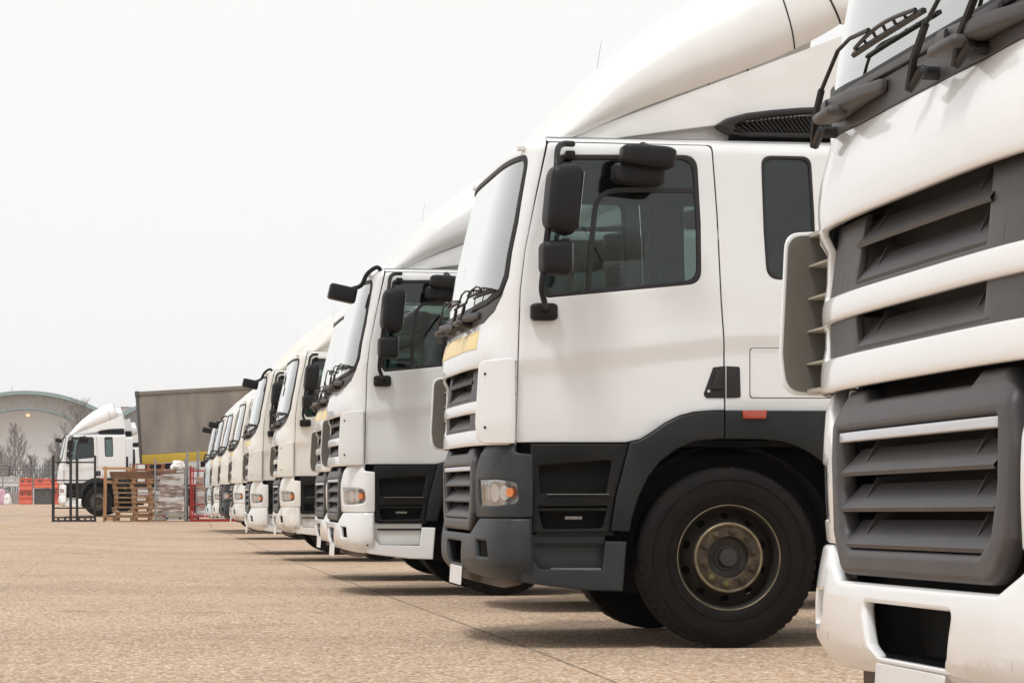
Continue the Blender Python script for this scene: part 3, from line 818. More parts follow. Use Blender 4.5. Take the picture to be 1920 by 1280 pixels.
    # ---- roof deflector
    ZT = [(.38, 2.915), (.52, 3.05), (.70, 3.27), (.93, 3.50), (1.33, 3.81), (1.74, 4.02), (2.07, 4.09), (2.5, 4.09)]
    ZC = [(.38, 2.90), (.66, 2.985), (1.98, 3.485), (2.5, 3.68)]
    B = bmesh.new(); NX, NS = 34, 22; grid = []
    for i in range(NX+1):
        x = .38+(2.42-.38)*(i/NX)**1.15
        zt, zc_ = interp(ZT, x), interp(ZC, x); h = max(.012, zt-zc_); W_ = interp([(.38, .97), (.6, 1.03), (1.1, 1.08), (2.5, 1.09)], x)
        half = []
        for j in range(NS+1):
            s = j/NS
            if s < .74:
                ph = s/.74*math.pi/2
                y = W_*math.sin(ph)**.62; z = zc_+.30*h+(h*.70)*math.cos(ph)**.80
            else:
                u = (s-.74)/.26
                y = W_-(.015+.075*min(1, h))*u**2.0; z = zc_+.30*h*(1-u)**1.1
            half.append((y, z))
        row = [(-y, z) for y, z in half[::-1]]+[(y, z) for y, z in half[1:]]
        vr = []
        for y, z in row:
            xx = x+.10*(abs(y)/W_)**3*(1-sstep(.4, 1.1, x))
            # the tail edge leans back towards its foot
            if x > 1.6: xx += (x-1.6)/.82*(-.36)*sstep(3.2, 4.10, z)
            vr.append(B.verts.new((xx, y, z)))
        grid.append(vr)
    for a, b in zip(grid, grid[1:]):
        for k in range(len(a)-1): B.faces.new((a[k], a[k+1], b[k+1], b[k]))
    de = finish('roof_deflector', B, M['fairing'], T, angle=50)
    B = bmesh.new(); G = []
    for i in range(9):
        t = i/8; row = SEAM(NX, NX, NS, ZT, ZC); r_ = []
        for x, y, z in row:
            x2 = x+.004+(2.62-x)*t
            r_.append(B.verts.new((x2, y*(1-.004), z-.006+.02*t)))
        G.append(r_)
    for a, b in zip(G, G[1:]):
        for k in range(len(a)-1): B.faces.new((a[k], a[k+1], b[k+1], b[k]))
    finish('rear_collar', B, M['fairing'], de, angle=50)
    # moulding seam near the tail, dark rear edge
    B = bmesh.new()
    for gi_, rr in ((NX-6, .0045), (NX, .006)):
        tube(B, [v for v in [Vector(p) for p in [((grid_co[0]), grid_co[1], grid_co[2]) for grid_co in SEAM(gi_, NX, NS, ZT, ZC)]]], rr, 5)
    finish('fairing_seam', B, M['frame'], de)
    for sg in (-1, 1):
        B = plate([(.70, 2.985), (1.98, 3.475), (2.40, 3.64), (2.50, 3.16), (1.60, 3.055), (.90, 2.955), (.66, 2.955)], [], .015, .004, .2, .12, lambda a, b, n, sg=sg: Vector((a, sg*(interp([(.6, .985), (1.1, 1.03), (2.5, 1.035)], a)+n), b)))
        sk_ = finish('fairing_skirt', B, M['fairing'], de)
        B = plate([(.80, 2.955), (2.48, 2.955), (2.48, 3.25), (1.60, 3.12), (.95, 3.0)], [], .012, .003, .2, 0, lambda a, b, n, sg=sg: Vector((a, sg*(.93+n), b)))
        finish('fairing_base', B, M['fairing'], de)
        B = bmesh.new()
        lens_o = SP([(1339, 236, .03), (1362, 222, .05), (1400, 212), (1450, 206), (1500, 202), (1560, 200), (1640, 199, .05), (1650, 258, .02), (1500, 258), (1400, 256), (1368, 251, .05)], -1.06)
        lens_i = SP([(1372, 238, .02), (1400, 226), (1450, 219), (1500, 215), (1560, 213), (1630, 213, .03), (1636, 251, .02), (1500, 250), (1400, 248, .03)], -1.06)
        merge(B, plate(lens_o, [lens_i], .10, .016, .1, 0, lambda a, b, n, sg=sg: Vector((a, sg*(1.075+n), b))))
        x0, z0 = S(1372, 250, -1.06); x1 = S(1636, 0, -1.06)[0]
        box(B, x0, x1, min(sg*.975, sg*.985), max(sg*.975, sg*.985), 2.93, 3.11, mi=1)
        k = x0-.02
        while k < x1-.03:
            zt = interp([(x0, z0+.03), (x0+.12, z0+.09), (x0+.3, z0+.11), (x1, z0+.12)], k)
            tube(B, [(k+.09, sg*1.035, z0-.005), (k, sg*1.04, zt)], .007, 4, mi=0)
            k += .026
        finish('roof_intake', B, [M['rubber'], M['gap']], T)
        # roof marker clips
        B = bmesh.new(); c = cab0(-sg*1.02, 2.895, .015)
        box(B, c.x-.035, c.x+.01, c.y-.02, c.y+.02, c.z-.02, c.z+.012, bev=.006)
        finish('roof_clip', B, M['fairing'], T)
    B = bmesh.new(); tube(B, [(.86, -.45, 3.25), (.92, -.45, 3.62)], .0018, 4, r2=.001)
    finish('aerial', B, M['black'], T)
    return T

def SEAM(gi_, NX, NS, ZT, ZC):
    x = .38+(2.42-.38)*(gi_/NX)**1.15
    zt, zc_ = interp(ZT, x), interp(ZC, x); h = max(.012, zt-zc_); W_ = interp([(.38, .97), (.6, 1.03), (1.1, 1.08), (2.5, 1.09)], x)
    half = []
    for j in range(NS+1):
        s = j/NS
        if s < .74:
            ph = s/.74*math.pi/2
            y = W_*math.sin(ph)**.62; z = zc_+.30*h+(h*.70)*math.cos(ph)**.80
        else:
            u = (s-.74)/.26
            y = W_-(.015+.075*min(1, h))*u**2.0; z = zc_+.30*h*(1-u)**1.1
        half.append((y, z))
    row = [(-y, z) for y, z in half[::-1]]+[(y, z) for y, z in half[1:]]
    out = []
    for y, z in row:
        xx = x
        if x > 1.6: xx += (x-1.6)/.82*(-.36)*sstep(3.2, 4.10, z)
        out.append((xx, y*1.001, z+.001))
    return out

def copy_tree(o, parent=None):
    c = o.copy(); COL.objects.link(c); c.parent = parent
    for ch in [k for k in o.children]: copy_tree(ch, c)
    return c

def tree_objs(o):
    yield o
    for ch in o.children: yield from tree_objs(ch)

def recolour(root, table):
    for o in tree_objs(root):
        if o.type != 'MESH': continue
        for s in o.material_slots:
            for k, m in table.items():
                if s.material == M[k]:
                    s.link = 'OBJECT'; s.material = m; break

def front_mirror(T):
    "look-down mirror on a bent arm in front of the windscreen"
    B = bmesh.new()
    tube(B, smooth_path([(.47, -1.02, 2.90), (.42, -1.05, 2.96), (.33, -1.04, 2.90), (.28, -1.0, 2.80), (.20, -.98, 2.77)], 4), .02, 8)
    a = finish('mirror_arm', B, M['mirror'], T)
    b = bmesh.new(); bmesh.ops.create_cube(b, size=1)
    bmesh.ops.bevel(b, geom=b.edges[:], offset=.16, segments=3, profile=.6, affect='EDGES')
    Mx = Matrix.Translation((.11, -.98, 2.725)) @ Matrix.Rotation(R(12), 4, 'Y') @ Matrix.Diagonal((.25, .20, .14, 1))
    for v in b.verts: v.co = Mx @ v.co
    finish('front_mirror', b, M['mirror'], T)

def drop(T, names):
    for o in list(tree_objs(T)):
        if o.name.split('.')[0] in names: bpy.data.objects.remove(o)

# paints of the other lorries
P_cool = paint('cool_white_paint', (.74, .75, .75)); P_cool_f = paint('cool_white_fairing', (.70, .71, .71), amt=.25)
P_warm = paint('warm_white_paint', (.76, .735, .68), amt=.3); P_warm_f = paint('warm_white_fairing', (.74, .71, .64), amt=.3)
P_blue = paint('pale_blue_paint', (.60, .68, .71)); P_blue_f = paint('pale_blue_fairing', (.66, .73, .76))
P_wb = paint('white_bumper_paint', (.74, .735, .71), amt=.35); P_wb.name = 'white_bumper_paint'
P_marked = mat('scraped_white_bumper', (.72, .70, .65), .4, coat=.3, var=.08, vscale=3, dirt=(.20, .15, .10), dirtamt=.75, dscale=3.5, stretch=(1, 1, .7))
P_near = paint('near_white_paint', (.845, .855, .858), amt=.10)

GROUP = 'white lorries parked side by side in the yard'
proto = build_truck()

def place(T, px_door, Y, dz=0, rx=0, X=None):
    "stand the lorry so that the foot of its door's leading edge is at that bearing"
    if X is None: X = inv(px_door, 0, Y)[0]-.293
    T.location = (X, Y+CW, dz); T.rotation_euler = (rx, 0, 0)

specs = [
 # px of door edge, distance, dz, paints (upper, fairing, lower, bumper, stripe), front mirror, label
 (683, 22.92, -.035, (P_cool, P_cool_f, P_cool, P_cool, None), 1, 'cool white lorry with white bumper and front mirror arm, second big cab in the row'),
 (648, 27.2, -.05, (P_warm, P_warm_f, P_warm, P_wb, 1), 0, 'nearly hidden white lorry whose yellow striped nose peeps out left of the cool white one'),
 (551, 36.1, -.06, (P_warm, P_warm_f, P_warm, P_marked, None), 0, 'cream lorry with scraped cream bumper and no stripe, between the two raised front mirrors'),
 (492, 40.9, -.10, (P_warm, P_warm_f, P_wb, P_wb, 1), 1, 'white lorry with yellow stripe and raised front mirror, left of the scraped cream one'),
 (454.6, 54.0, -.09, (P_warm, P_warm_f, P_wb, P_marked, 1), 0, 'far white lorry with marked bumper, just right of the far grey-bumpered one'),
 (431, 61.7, -.09, (P_warm, P_warm_f, M['lower'], M['lower'], 1), 0, 'far white lorry with slate grey bumper near the end of the row'),
 (414, 65.6, -.12, (P_warm, P_warm_f, P_wb, P_wb, 1), 1, 'sliver of a white lorry between the pale blue one and the far grey bumper'),
 (401, 69.5, -.16, (P_blue, P_blue_f, P_blue, P_blue, None), 1, 'pale blue-white lorry at the far end of the row beside the red racks'),
]
lorries = []
for (px, Y, dz, cols, fm, label) in specs:
    T = copy_tree(proto); place(T, px, Y, dz)
    lorries.append((T, cols, fm, label))
# hidden neighbour seen through the grey-bumpered lorry's window
T = copy_tree(proto); place(T, None, 19.25, -.02, X=inv(967, 0, 14.5)[0]-.293+.73+.05)
lorries.append((T, (P_cool, P_cool_f, P_wb, P_wb, None), 0, 'white lorry seen only through the cab windows of the big one with slate grey bumper'))
# nearest, only its nose in the frame
T = copy_tree(proto); place(T, None, 4.95, .012, R(-.5), X=1.80)
T.rotation_euler.z = R(.4)
lorries.append((T, (P_near, P_near, P_near, P_near, None), 0, 'nearest lorry at the right edge, only its white nose with large grey grilles in view'))
# three at the back of the yard
T = copy_tree(proto); place(T, 119.5, 94, .04)
lorries.append((T, (P_cool, P_near, P_near, P_near, None), 1, 'white lorry standing alone on the left behind the black rack, its whole flank in view'))
T = copy_tree(proto); place(T, 137.5, 97.6, .04)
lorries.append((T, (P_near, P_cool_f, P_near, P_near, None), 0, 'white lorry behind the lone one by the black rack, only tail and fairing showing'))
T = copy_tree(proto); place(T, 180, 118, 0)
lorries.append((T, (P_cool, P_cool_f, P_near, P_near, None), 0, 'farthest white lorry, half hidden by the left end of the grey curtain trailer'))
for T, (a, b, c, d, e), fm, label in lorries:
    recolour(T, {'paint': a, 'fairing': b, 'lower': c, 'bumper': d})
    if e is None: drop(T, ('stripe',))
    if T.location.y > 90: drop(T, ('rear_collar',)); recolour(T, {'rim': M['silver']})
    if fm: front_mirror(T)
    tag(T, label, 'lorry', GROUP)
place(proto, 967, YA)
tag(proto, 'large cream white lorry with slate grey bumper, its whole door and front wheel in view', 'lorry', GROUP)

# ------------------------------------------------------------------ ground
def ground_z(X, Y):
    front = 2.0+(Y-14.5)*(-.105) if False else None
    # line of noses of the row
    xs = interp([(0, 2.0), (14.5, 1.87), (23, 1.4), (36, .5), (54, .1), (70, -.45), (90, -.8)], Y)
    d = interp([(0, 0), (14.5, 0), (23, -.035), (41, -.10), (62, -.10), (70, -.16), (74, -.16), (78, 0), (90, 0)], Y)
    return d*sstep(xs-2.2, xs+.5, X)
def make_ground():
    B = bmesh.new()
    xs = [-900, -300, -120, -60, -30, -15]+[-10+.5*i for i in range(50)]+[16, 20, 30, 60, 120, 300, 900]
    ys = [-60, -20, 0, 5]+[8+1.0*i for i in range(92)]+[105, 120, 160, 220, 300, 500, 900, 2200]
    G = [[B.verts.new((x, y, ground_z(x, y))) for x in xs] for y in ys]
    for a, b in zip(G, G[1:]):
        for k in range(len(xs)-1): B.faces.new((a[k], a[k+1], b[k+1], b[k]))
    m = bpy.data.materials.new('exposed_aggregate_concrete'); m.use_nodes = True; t = m.node_tree; N, L = t.nodes, t.links
    p = N["Principled BSDF"]; p.inputs['Roughness'].default_value = .85; p.inputs['Specular IOR Level'].default_value = .3
    tc = N.new("ShaderNodeTexCoord")
    vo = N.new("ShaderNodeTexVoronoi"); vo.inputs['Scale'].default_value = 46; L.new(tc.outputs['Object'], vo.inputs['Vector'])
    sepc = N.new("ShaderNodeSeparateColor"); L.new(vo.outputs['Color'], sepc.inputs[0])
    cr = N.new("ShaderNodeValToRGB"); cr.color_ramp.interpolation = 'CONSTANT'
    stops = [(0, (.24, .150, .09)), (.14, (.52, .355, .23)), (.36, (.70, .51, .355)), (.56, (.36, .215, .125)), (.70, (.86, .70, .53)), (.84, (.58, .46, .36)), (.93, (.95, .88, .78)), (.975, (.14, .11, .085))]
    cr.color_ramp.elements[0].position = 0; cr.color_ramp.elements[0].color = (*stops[0][1], 1)
    cr.color_ramp.elements[1].position = stops[1][0]; cr.color_ramp.elements[1].color = (*stops[1][1], 1)
    for s, c in stops[2:]:
        e = cr.color_ramp.elements.new(s); e.color = (*c, 1)
    L.new(sepc.outputs[0], cr.inputs[0])
    # cement between the pebbles
    mr = N.new("ShaderNodeMapRange"); mr.inputs[1].default_value = .0; mr.inputs[2].default_value = .75; L.new(vo.outputs['Distance'], mr.inputs[0])
    mx = N.new("ShaderNodeMix"); mx.data_type = 'RGBA'; L.new(cr.outputs[0], mx.inputs[6]); mx.inputs[7].default_value = (.50, .36, .25, 1)
    mp2 = N.new("ShaderNodeMath"); mp2.operation = 'POWER'; mp2.inputs[1].default_value = 2.2; L.new(mr.outputs[0], mp2.inputs[0]); L.new(mp2.outputs[0], mx.inputs[0])
    # large patches
    n1 = N.new("ShaderNodeTexNoise"); n1.inputs['Scale'].default_value = .35; n1.inputs['Detail'].default_value = 8; n1.inputs['Roughness'].default_value = .6
    L.new(tc.outputs['Object'], n1.inputs['Vector'])
    r1 = N.new("ShaderNodeMapRange"); r1.inputs[1].default_value = .3; r1.inputs[2].default_value = .7; r1.inputs[3].default_value = .81; r1.inputs[4].default_value = 1.04; L.new(n1.outputs[0], r1.inputs[0])
    n2 = N.new("ShaderNodeTexNoise"); n2.inputs['Scale'].default_value = 9; n2.inputs['Detail'].default_value = 5; L.new(tc.outputs['Object'], n2.inputs['Vector'])
    r2 = N.new("ShaderNodeMapRange"); r2.inputs[1].default_value = .3; r2.inputs[2].default_value = .7; r2.inputs[3].default_value = .88; r2.inputs[4].default_value = 1.1; L.new(n2.outputs[0], r2.inputs[0])
    mu = N.new("ShaderNodeMath"); mu.operation = 'MULTIPLY'; L.new(r1.outputs[0], mu.inputs[0]); L.new(r2.outputs[0], mu.inputs[1])
    # joints between the bays
    sep = N.new("ShaderNodeSeparateXYZ"); L.new(tc.outputs['Object'], sep.inputs[0])
    nj = N.new("ShaderNodeTexNoise"); nj.inputs['Scale'].default_value = 3; L.new(tc.outputs['Object'], nj.inputs['Vector'])
    def joint(out, off, pitch, wdt):
        a = N.new("ShaderNodeMath"); a.operation = 'SUBTRACT'; L.new(out, a.inputs[0]); a.inputs[1].default_value = off
        b = N.new("ShaderNodeMath"); b.operation = 'PINGPONG'; L.new(a.outputs[0], b.inputs[0]); b.inputs[1].default_value = pitch/2
        c = N.new("ShaderNodeMapRange"); L.new(b.outputs[0], c.inputs[0]); c.inputs[1].default_value = wdt*.4; c.inputs[2].default_value = wdt; c.inputs[3].default_value = 1; c.inputs[4].default_value = 0
        return c.outputs[0]
    j1 = joint(sep.outputs[0], 2.26, 3.46*2, .016); j1b = joint(sep.outputs[0], -1.20, 3.46*2, .014); j2 = joint(sep.outputs[1], 15.9, 9.0, .03)
    mh = N.new("ShaderNodeMath"); mh.operation = 'MULTIPLY'; L.new(j1b, mh.inputs[0]); mh.inputs[1].default_value = .28
    m1 = N.new("ShaderNodeMath"); m1.operation = 'MAXIMUM'; L.new(j1, m1.inputs[0]); L.new(mh.outputs[0], m1.inputs[1])
    m2 = N.new("ShaderNodeMath"); m2.operation = 'MULTIPLY'; L.new(j2, m2.inputs[0]); m2.inputs[1].default_value = .35
    m3 = N.new("ShaderNodeMath"); m3.operation = 'MAXIMUM'; L.new(m1.outputs[0], m3.inputs[0]); L.new(m2.outputs[0], m3.inputs[1])
    rj = N.new("ShaderNodeMapRange"); L.new(m3.outputs[0], rj.inputs[0]); rj.inputs[3].default_value = 1; rj.inputs[4].default_value = .45
    mu2 = N.new("ShaderNodeMath"); mu2.operation = 'MULTIPLY'; L.new(mu.outputs[0], mu2.inputs[0]); L.new(rj.outputs[0], mu2.inputs[1])
    # old oil stains where the lorries stand
    n3 = N.new("ShaderNodeTexNoise"); n3.inputs['Scale'].default_value = .8; n3.inputs['Detail'].default_value = 6; L.new(tc.outputs['Object'], n3.inputs['Vector'])
    r3 = N.new("ShaderNodeMapRange"); r3.inputs[1].default_value = .60; r3.inputs[2].default_value = .74; r3.inputs[3].default_value = 1; r3.inputs[4].default_value = .72; L.new(n3.outputs[0], r3.inputs[0])
    mu3 = N.new("ShaderNodeMath"); mu3.operation = 'MULTIPLY'; L.new(mu2.outputs[0], mu3.inputs[0]); L.new(r3.outputs[0], mu3.inputs[1])
    sc = N.new("ShaderNodeVectorMath"); sc.operation = 'SCALE'; L.new(mx.outputs[2], sc.inputs[0]); L.new(mu3.outputs[0], sc.inputs['Scale'])
    L.new(sc.outputs[0], p.inputs['Base Color'])
    bp = N.new("ShaderNodeBump"); bp.inputs['Strength'].default_value = 1.0; bp.inputs['Distance'].default_value = .012; bp.invert = True
    L.new(vo.outputs['Distance'], bp.inputs['Height']); L.new(bp.outputs[0], p.inputs['Normal'])
    tag(finish('ground', B, m, smooth=True), kind='structure')
make_ground()
def strip(name, pts, wdt, m):
    B = bmesh.new()
    (x0, y0), (x1, y1) = pts; d = Vector((x1-x0, y1-y0, 0)).normalized(); n = Vector((-d.y, d.x, 0))*wdt/2
    vs = [B.verts.new(Vector((x, y, .005))+k*n) for x, y, k in ((x0, y0, 1), (x1, y1, 1), (x1, y1, -1), (x0, y0, -1))]
    B.faces.new(vs); tag(finish(name, B, m), kind='structure')
def gpt(px, py):
    D = CAM_H*F_PX/(py-HY); ph = math.atan((px-960)/F_PX)
    return (D/math.cos(ph)*math.sin(TH+ph), D/math.cos(ph)*math.cos(TH+ph))
M['yline'] = mat('worn_yellow_line', (.52, .40, .17), .8, var=.2, dirt=(.42, .33, .23), dirtamt=1, dscale=4)
M['wline'] = mat('worn_white_line', (.55, .50, .43), .8, var=.2, dirt=(.42, .33, .23), dirtamt=1, dscale=4)
strip('road_marking', (gpt(-40, 997), gpt(75, 977)), .14, M['yline'])
strip('road_marking', (gpt(-40, 968), gpt(80, 958)), .18, M['wline'])

# ------------------------------------------------------------------ things at the back of the yard
def atp(px, Y): return inv(px, 0, Y)[0]
def zp(px, py, Y): return inv(px, py, Y)[1]
M['blackrack'] = mat('black_rack_paint', (.015, .015, .015), .5)
M['pine'] = mat('fresh_pine', (.55, .30, .14), .7, var=.2, vscale=8, stretch=(1, 1, .2))
M['pallet'] = mat('pallet_wood', (.34, .20, .10), .85, var=.35, vscale=5, dirt=(.18, .10, .05), dirtamt=.6, dscale=6)
M['pallet2'] = mat('grey_pallet_wood', (.34, .22, .13), .85, var=.35, vscale=5, dirt=(.12, .08, .05), dirtamt=.6, dscale=6)
M['redpallet'] = mat('reddish_pallet_wood', (.38, .15, .08), .85, var=.3, vscale=5, dirt=(.2, .10, .06), dirtamt=.5)
M['darkwood'] = mat('dark_crate_board', (.15, .075, .04), .85, var=.3, vscale=6)
M['galv'] = mat('galvanised_tube', (.30, .31, .31), .45, metal=.5, var=.15)
M['red'] = mat('red_rack_paint', (.36, .018, .022), .45, var=.15)
M['card'] = mat('cardboard', (.36, .22, .13), .85, var=.25)
M['card2'] = mat('darker_cardboard', (.22, .125, .075), .85, var=.25)
M['paper'] = mat('white_wrap', (.72, .68, .66), .7, var=.1)
M['sack'] = mat('white_sack', (.80, .77, .75), .7, bump=.4, bscale=9)
M['film'] = bpy.data.materials.new('stretch_film'); M['film'].use_nodes = True
_t = M['film'].node_tree; _N, _L = _t.nodes, _t.links
_p = _N["Principled BSDF"]; _p.inputs['Base Color'].default_value = (.62, .58, .57, 1); _p.inputs['Roughness'].default_value = .25
_tc = _N.new("ShaderNodeTexCoord"); _mp = _N.new("ShaderNodeMapping"); _mp.inputs['Scale'].default_value = (1, 1, 5); _mp.inputs['Rotation'].default_value = (0, R(20), 0)
_n = _N.new("ShaderNodeTexNoise"); _n.inputs['Scale'].default_value = 3; _n.inputs['Detail'].default_value = 4
_r = _N.new("ShaderNodeMapRange"); _r.inputs[1].default_value = .42; _r.inputs[2].default_value = .66; _r.inputs[3].default_value = .10; _r.inputs[4].default_value = .75
_L.new(_tc.outputs['Object'], _mp.inputs[0]); _L.new(_mp.outputs[0], _n.inputs['Vector']); _L.new(_n.outputs[0], _r.inputs[0]); _L.new(_r.outputs[0], _p.inputs['Alpha'])
_b = _N.new("ShaderNodeBump"); _b.inputs['Strength'].default_value = .8; _b.inputs['Distance'].default_value = .03; _L.new(_n.outputs[0], _b.inputs['Height']); _L.new(_b.outputs[0], _p.inputs['Normal'])

def bars(B, segs, r):
    for p, q in segs:
        p, q = Vector(p), Vector(q); d = q-p; L_ = d.length; d.normalize()
        Mx = Matrix.Translation((p+q)/2) @ d.to_track_quat('Z', 'Y').to_matrix().to_4x4()
        box(B, -r, r, -r, r, -L_/2-r*.9, L_/2+r*.9, M=Mx)
YR = 78.5
def local(px, py, Y, X0): X, Z = inv(px, py, Y); return X-X0, Z

# black rack: two open frames joined side by side, with fork pockets
def black_rack():
    X0 = atp(97.5, YR); root = empty('storage_rack', (X0, YR, 0))
    tag(root, 'tall empty black steel rack standing on the concrete in front of the lone white lorry', 'rack')
    xs = [local(p, 0, YR, X0)[0] for p in (99, 132, 144, 178)]
    zt = zp(97, 855, YR); zr = [zp(97, q, YR) for q in (866, 900, 952, 971, 976)]
    for x in xs:
        top = zt if x in (xs[0], xs[3]) else zt-.1
        for y in (0, 1.0):
            B = bmesh.new(); bars(B, [((x, y, 0), (x, y, top))], .032 if y == 0 else .026)
            finish('post', B, M['blackrack'], root)
    for z, r in ((zr[0], .018), (zr[1], .018), (zr[2], .02)):
        B = bmesh.new(); bars(B, [((xs[0], 0, z), (xs[3], 0, z))], r); finish('cross_rail', B, M['blackrack'], root)
        B = bmesh.new(); bars(B, [((xs[0], 1.0, z), (xs[1], 1.0, z)), ((xs[2], 1.0, z), (xs[3], 1.0, z))], r*.8) if False else bars(B, [((xs[0], 1.0, z), (xs[3], 1.0, z))], r*.8)
        finish('cross_rail', B, M['blackrack'], root)
    B = bmesh.new()
    bars(B, [((xs[0], 0, .03), (xs[3], 0, .03)), ((xs[0], 0, .13), (xs[3], 0, .13)), ((xs[0], 1, .03), (xs[3], 1, .03))], .022)
    for k in (.12, .28, .62, .76, .9): x = xs[0]+(xs[3]-xs[0])*k; bars(B, [((x, 0, .03), (x, 0, .13)), ((x, 0, .08), (x, 1, .08))], .02)
    finish('base_frame', B, M['blackrack'], root)
black_rack()

# pine frame leaning upright
def pine_frame():
    X0 = atp(196, 78.9); root = empty('timber_stand', (X0, 78.9, 0))
    tag(root, 'fresh orange pine frame standing upright against the left end of the pallet stack', 'frame')
    def l(px, py): x, z = local(px, py, 78.9, X0); return (x, 0, z)
    for segs, r in (([(l(196, 975), l(198, 877))], .05), ([(l(194, 878), l(246, 878))], .035), ([(l(241, 880), l(252, 912))], .05), ([(l(199, 903), l(215, 903))], .04), ([(l(199, 972), l(222, 972))], .05)):
        B = bmesh.new(); bars(B, segs, r); finish('frame_board', B, M['pine'], root)
pine_frame()

def build_pallet(m):
    "euro pallet 1.2 x 0.8, origin at the middle of its underside"
    root = empty('pallet')
    B = bmesh.new()
    for y in (-.34, -.17, 0, .17, .34): box(B, -.6, .6, y-.06, y+.06, .122, .144)
    for x in (-.54, 0, .54): box(B, x-.07, x+.07, -.4, .4, .10, .1215)
    finish('deck_board', B, m, root)
    for x in (-.53, 0, .53):
        for y in (-.33, 0, .33):
            B = bmesh.new(); box(B, x-.06, x+.06, y-.05, y+.05, .022, .0995); finish('block', B, m, root)
    for y in (-.33, 0, .33):
        B = bmesh.new(); box(B, -.6, .6, y-.05, y+.05, 0, .0215); finish('bottom_board', B, m, root)
    return root
pal = build_pallet(M['pallet'])
NP = 9; xc_ = (atp(212, YR)+atp(290, YR))/2
labels = ['lowest pallet of the tall stack, on the concrete', 'second pallet from the bottom of the tall stack', 'third pallet from the bottom of the tall stack', 'fourth pallet from the bottom of the tall stack', 'middle pallet of the tall stack, with four below it',
          'fourth pallet from the top of the tall stack', 'third pallet from the top of the tall stack', 'second pallet from the top of the tall stack', 'topmost pallet of the tall stack, under the dark crate']
rr = random.Random(5)
for k in range(NP):
    T = pal if k == 0 else copy_tree(pal)
    if k in (2, 5): recolour(T, {'pallet': M['pallet2']})
    T.location = (xc_+rr.uniform(-.06, .06)-(.05 if k == 0 else 0), YR+.45+rr.uniform(-.03, .03), k*.147); T.rotation_euler.z = R(rr.uniform(-3, 3))
    tag(T, labels[k]+' beside the pine frame', 'pallet', 'pallets in the tall stack')
B = bmesh.new()
z0 = NP*.147
for i in range(2): box(B, -.66, .62, -.42+i*.8, -.39+i*.8, .0+.002, .10), box(B, -.68, .62, -.425+i*.81, -.395+i*.81, .104, .20)
box(B, -.66, -.63, -.38, .37, .002, .2); box(B, .59, .62, -.38, .37, .002, .2); box(B, -.62, .58, -.38, .37, .004, .02)
o = finish('wooden_crate', B, M['darkwood']); o.location = (xc_-.05, YR+.47, z0); tag(o, 'low dark brown wooden crate lying on top of the tall pallet stack', 'crate')
# second stack behind with reddish pallets
YB = 81.2
n2 = 9
for k in range(n2):
    T = copy_tree(pal); recolour(T, {'pallet': M['redpallet'], 'pallet2': M['redpallet']})
    T.location = ((atp(252, YB)+atp(292, YB))/2+.12+rr.uniform(-.05, .05), YB+rr.uniform(-.03, .03), k*.20+.0); T.rotation_euler.z = R(rr.uniform(-4, 4)); T.scale = (.85, 1, 1.33)
    tag(T, (['lowest', 'second lowest', 'third lowest', 'fourth lowest', 'middle', 'fourth from the top'][k]+' reddish pallet of the rear stack, behind the tall pallet stack') if k < n2-3 else ['third reddish pallet from the top of the rear stack', 'second reddish pallet from the top of the rear stack', 'topmost reddish pallet of the rear stack, left of the cage'][k-n2+3], 'pallet', 'reddish pallets stacked behind')

def cage(px0, px1, py_top, Y, depth, mt, label, name, rails, tall=None):
    X0 = atp(px0, Y); root = empty(name, (X0, Y, 0)); tag(root, label, 'stillage')
    W_ = atp(px1, Y)-X0; zt = zp(px0, py_top, Y)
    for i, x in enumerate((0, W_)):
        for y in (0, depth):
            B = bmesh.new(); bars(B, [((x, y, 0), (x, y, zt))], .024); finish('post', B, mt, root)
    for z in rails:
        for y in (0, depth):
            B = bmesh.new(); bars(B, [((0, y, z), (W_, y, z))], .018 if z > .2 else .03); finish('cross_rail', B, mt, root)
        for x in (0, W_):
            B = bmesh.new(); bars(B, [((x, 0, z), (x, depth, z))], .015); finish('side_rail', B, mt, root)
    return root, X0, W_, zt
root, X0, W_, zt = cage(291, 348, 861, YR-.1, 1.0, M['galv'], 'grey galvanised steel stillage holding film wrapped cardboard, white sack on top', 'steel_stillage', (.10, .24))
for x in (.35, .75):
    B = bmesh.new(); bars(B, [((x, 0, .10), (x, 0, .24))], .03); finish('foot', B, M['galv'], root)
# its load
load = empty('wrapped_load', (X0+.03, YR-.05, .26)); tag(load, 'bulky stack of flattened cardboard wrapped in clear film inside the grey stillage', 'load')
zt2 = zp(300, 888, YR)-.26
r5 = random.Random(3)
z = 0
while z < zt2-.06:
    h = r5.uniform(.05, .16); w0 = r5.uniform(0, .12); w1 = W_-.07-r5.uniform(0, .12)
    B = bmesh.new(); Mx = Matrix.Translation((W_/2, 0, z)) @ Matrix.Rotation(R(r5.uniform(-8, 8)), 4, 'Y') @ Matrix.Translation((-W_/2, 0, 0))
    box(B, w0, w1, .05+r5.uniform(0, .05), .88, 0, h*.9, M=Mx, bev=.004)
    finish('cardboard_sheet', B, r5.choice([M['card'], M['card2'], M['card'], M['card2'], M['paper']]), load); z += h+.012
B = bmesh.new(); n = 26
pts = [(0, .01), (W_-.07, .01), (W_-.06, .92), (0, .92)]
ring = []
for i in range(4):
    a, b = pts[i], pts[(i+1) % 4]
    for k in range(n): ring.append((a[0]+(b[0]-a[0])*k/n, a[1]+(b[1]-a[1])*k/n))
rows = []
for j in range(31):
    zz = zt2*j/30
    rows.append([B.verts.new((x+.022*math.sin(x*17+zz*23), y+.03*noise.noise(Vector((x*4, y*4, zz*5))), zz)) for x, y in ring])
for a, b in zip(rows, rows[1:]):
    for k in range(len(a)): B.faces.new((a[k], a[(k+1) % len(a)], b[(k+1) % len(a)], b[k]))
finish('stretch_film', B, M['film'], load)
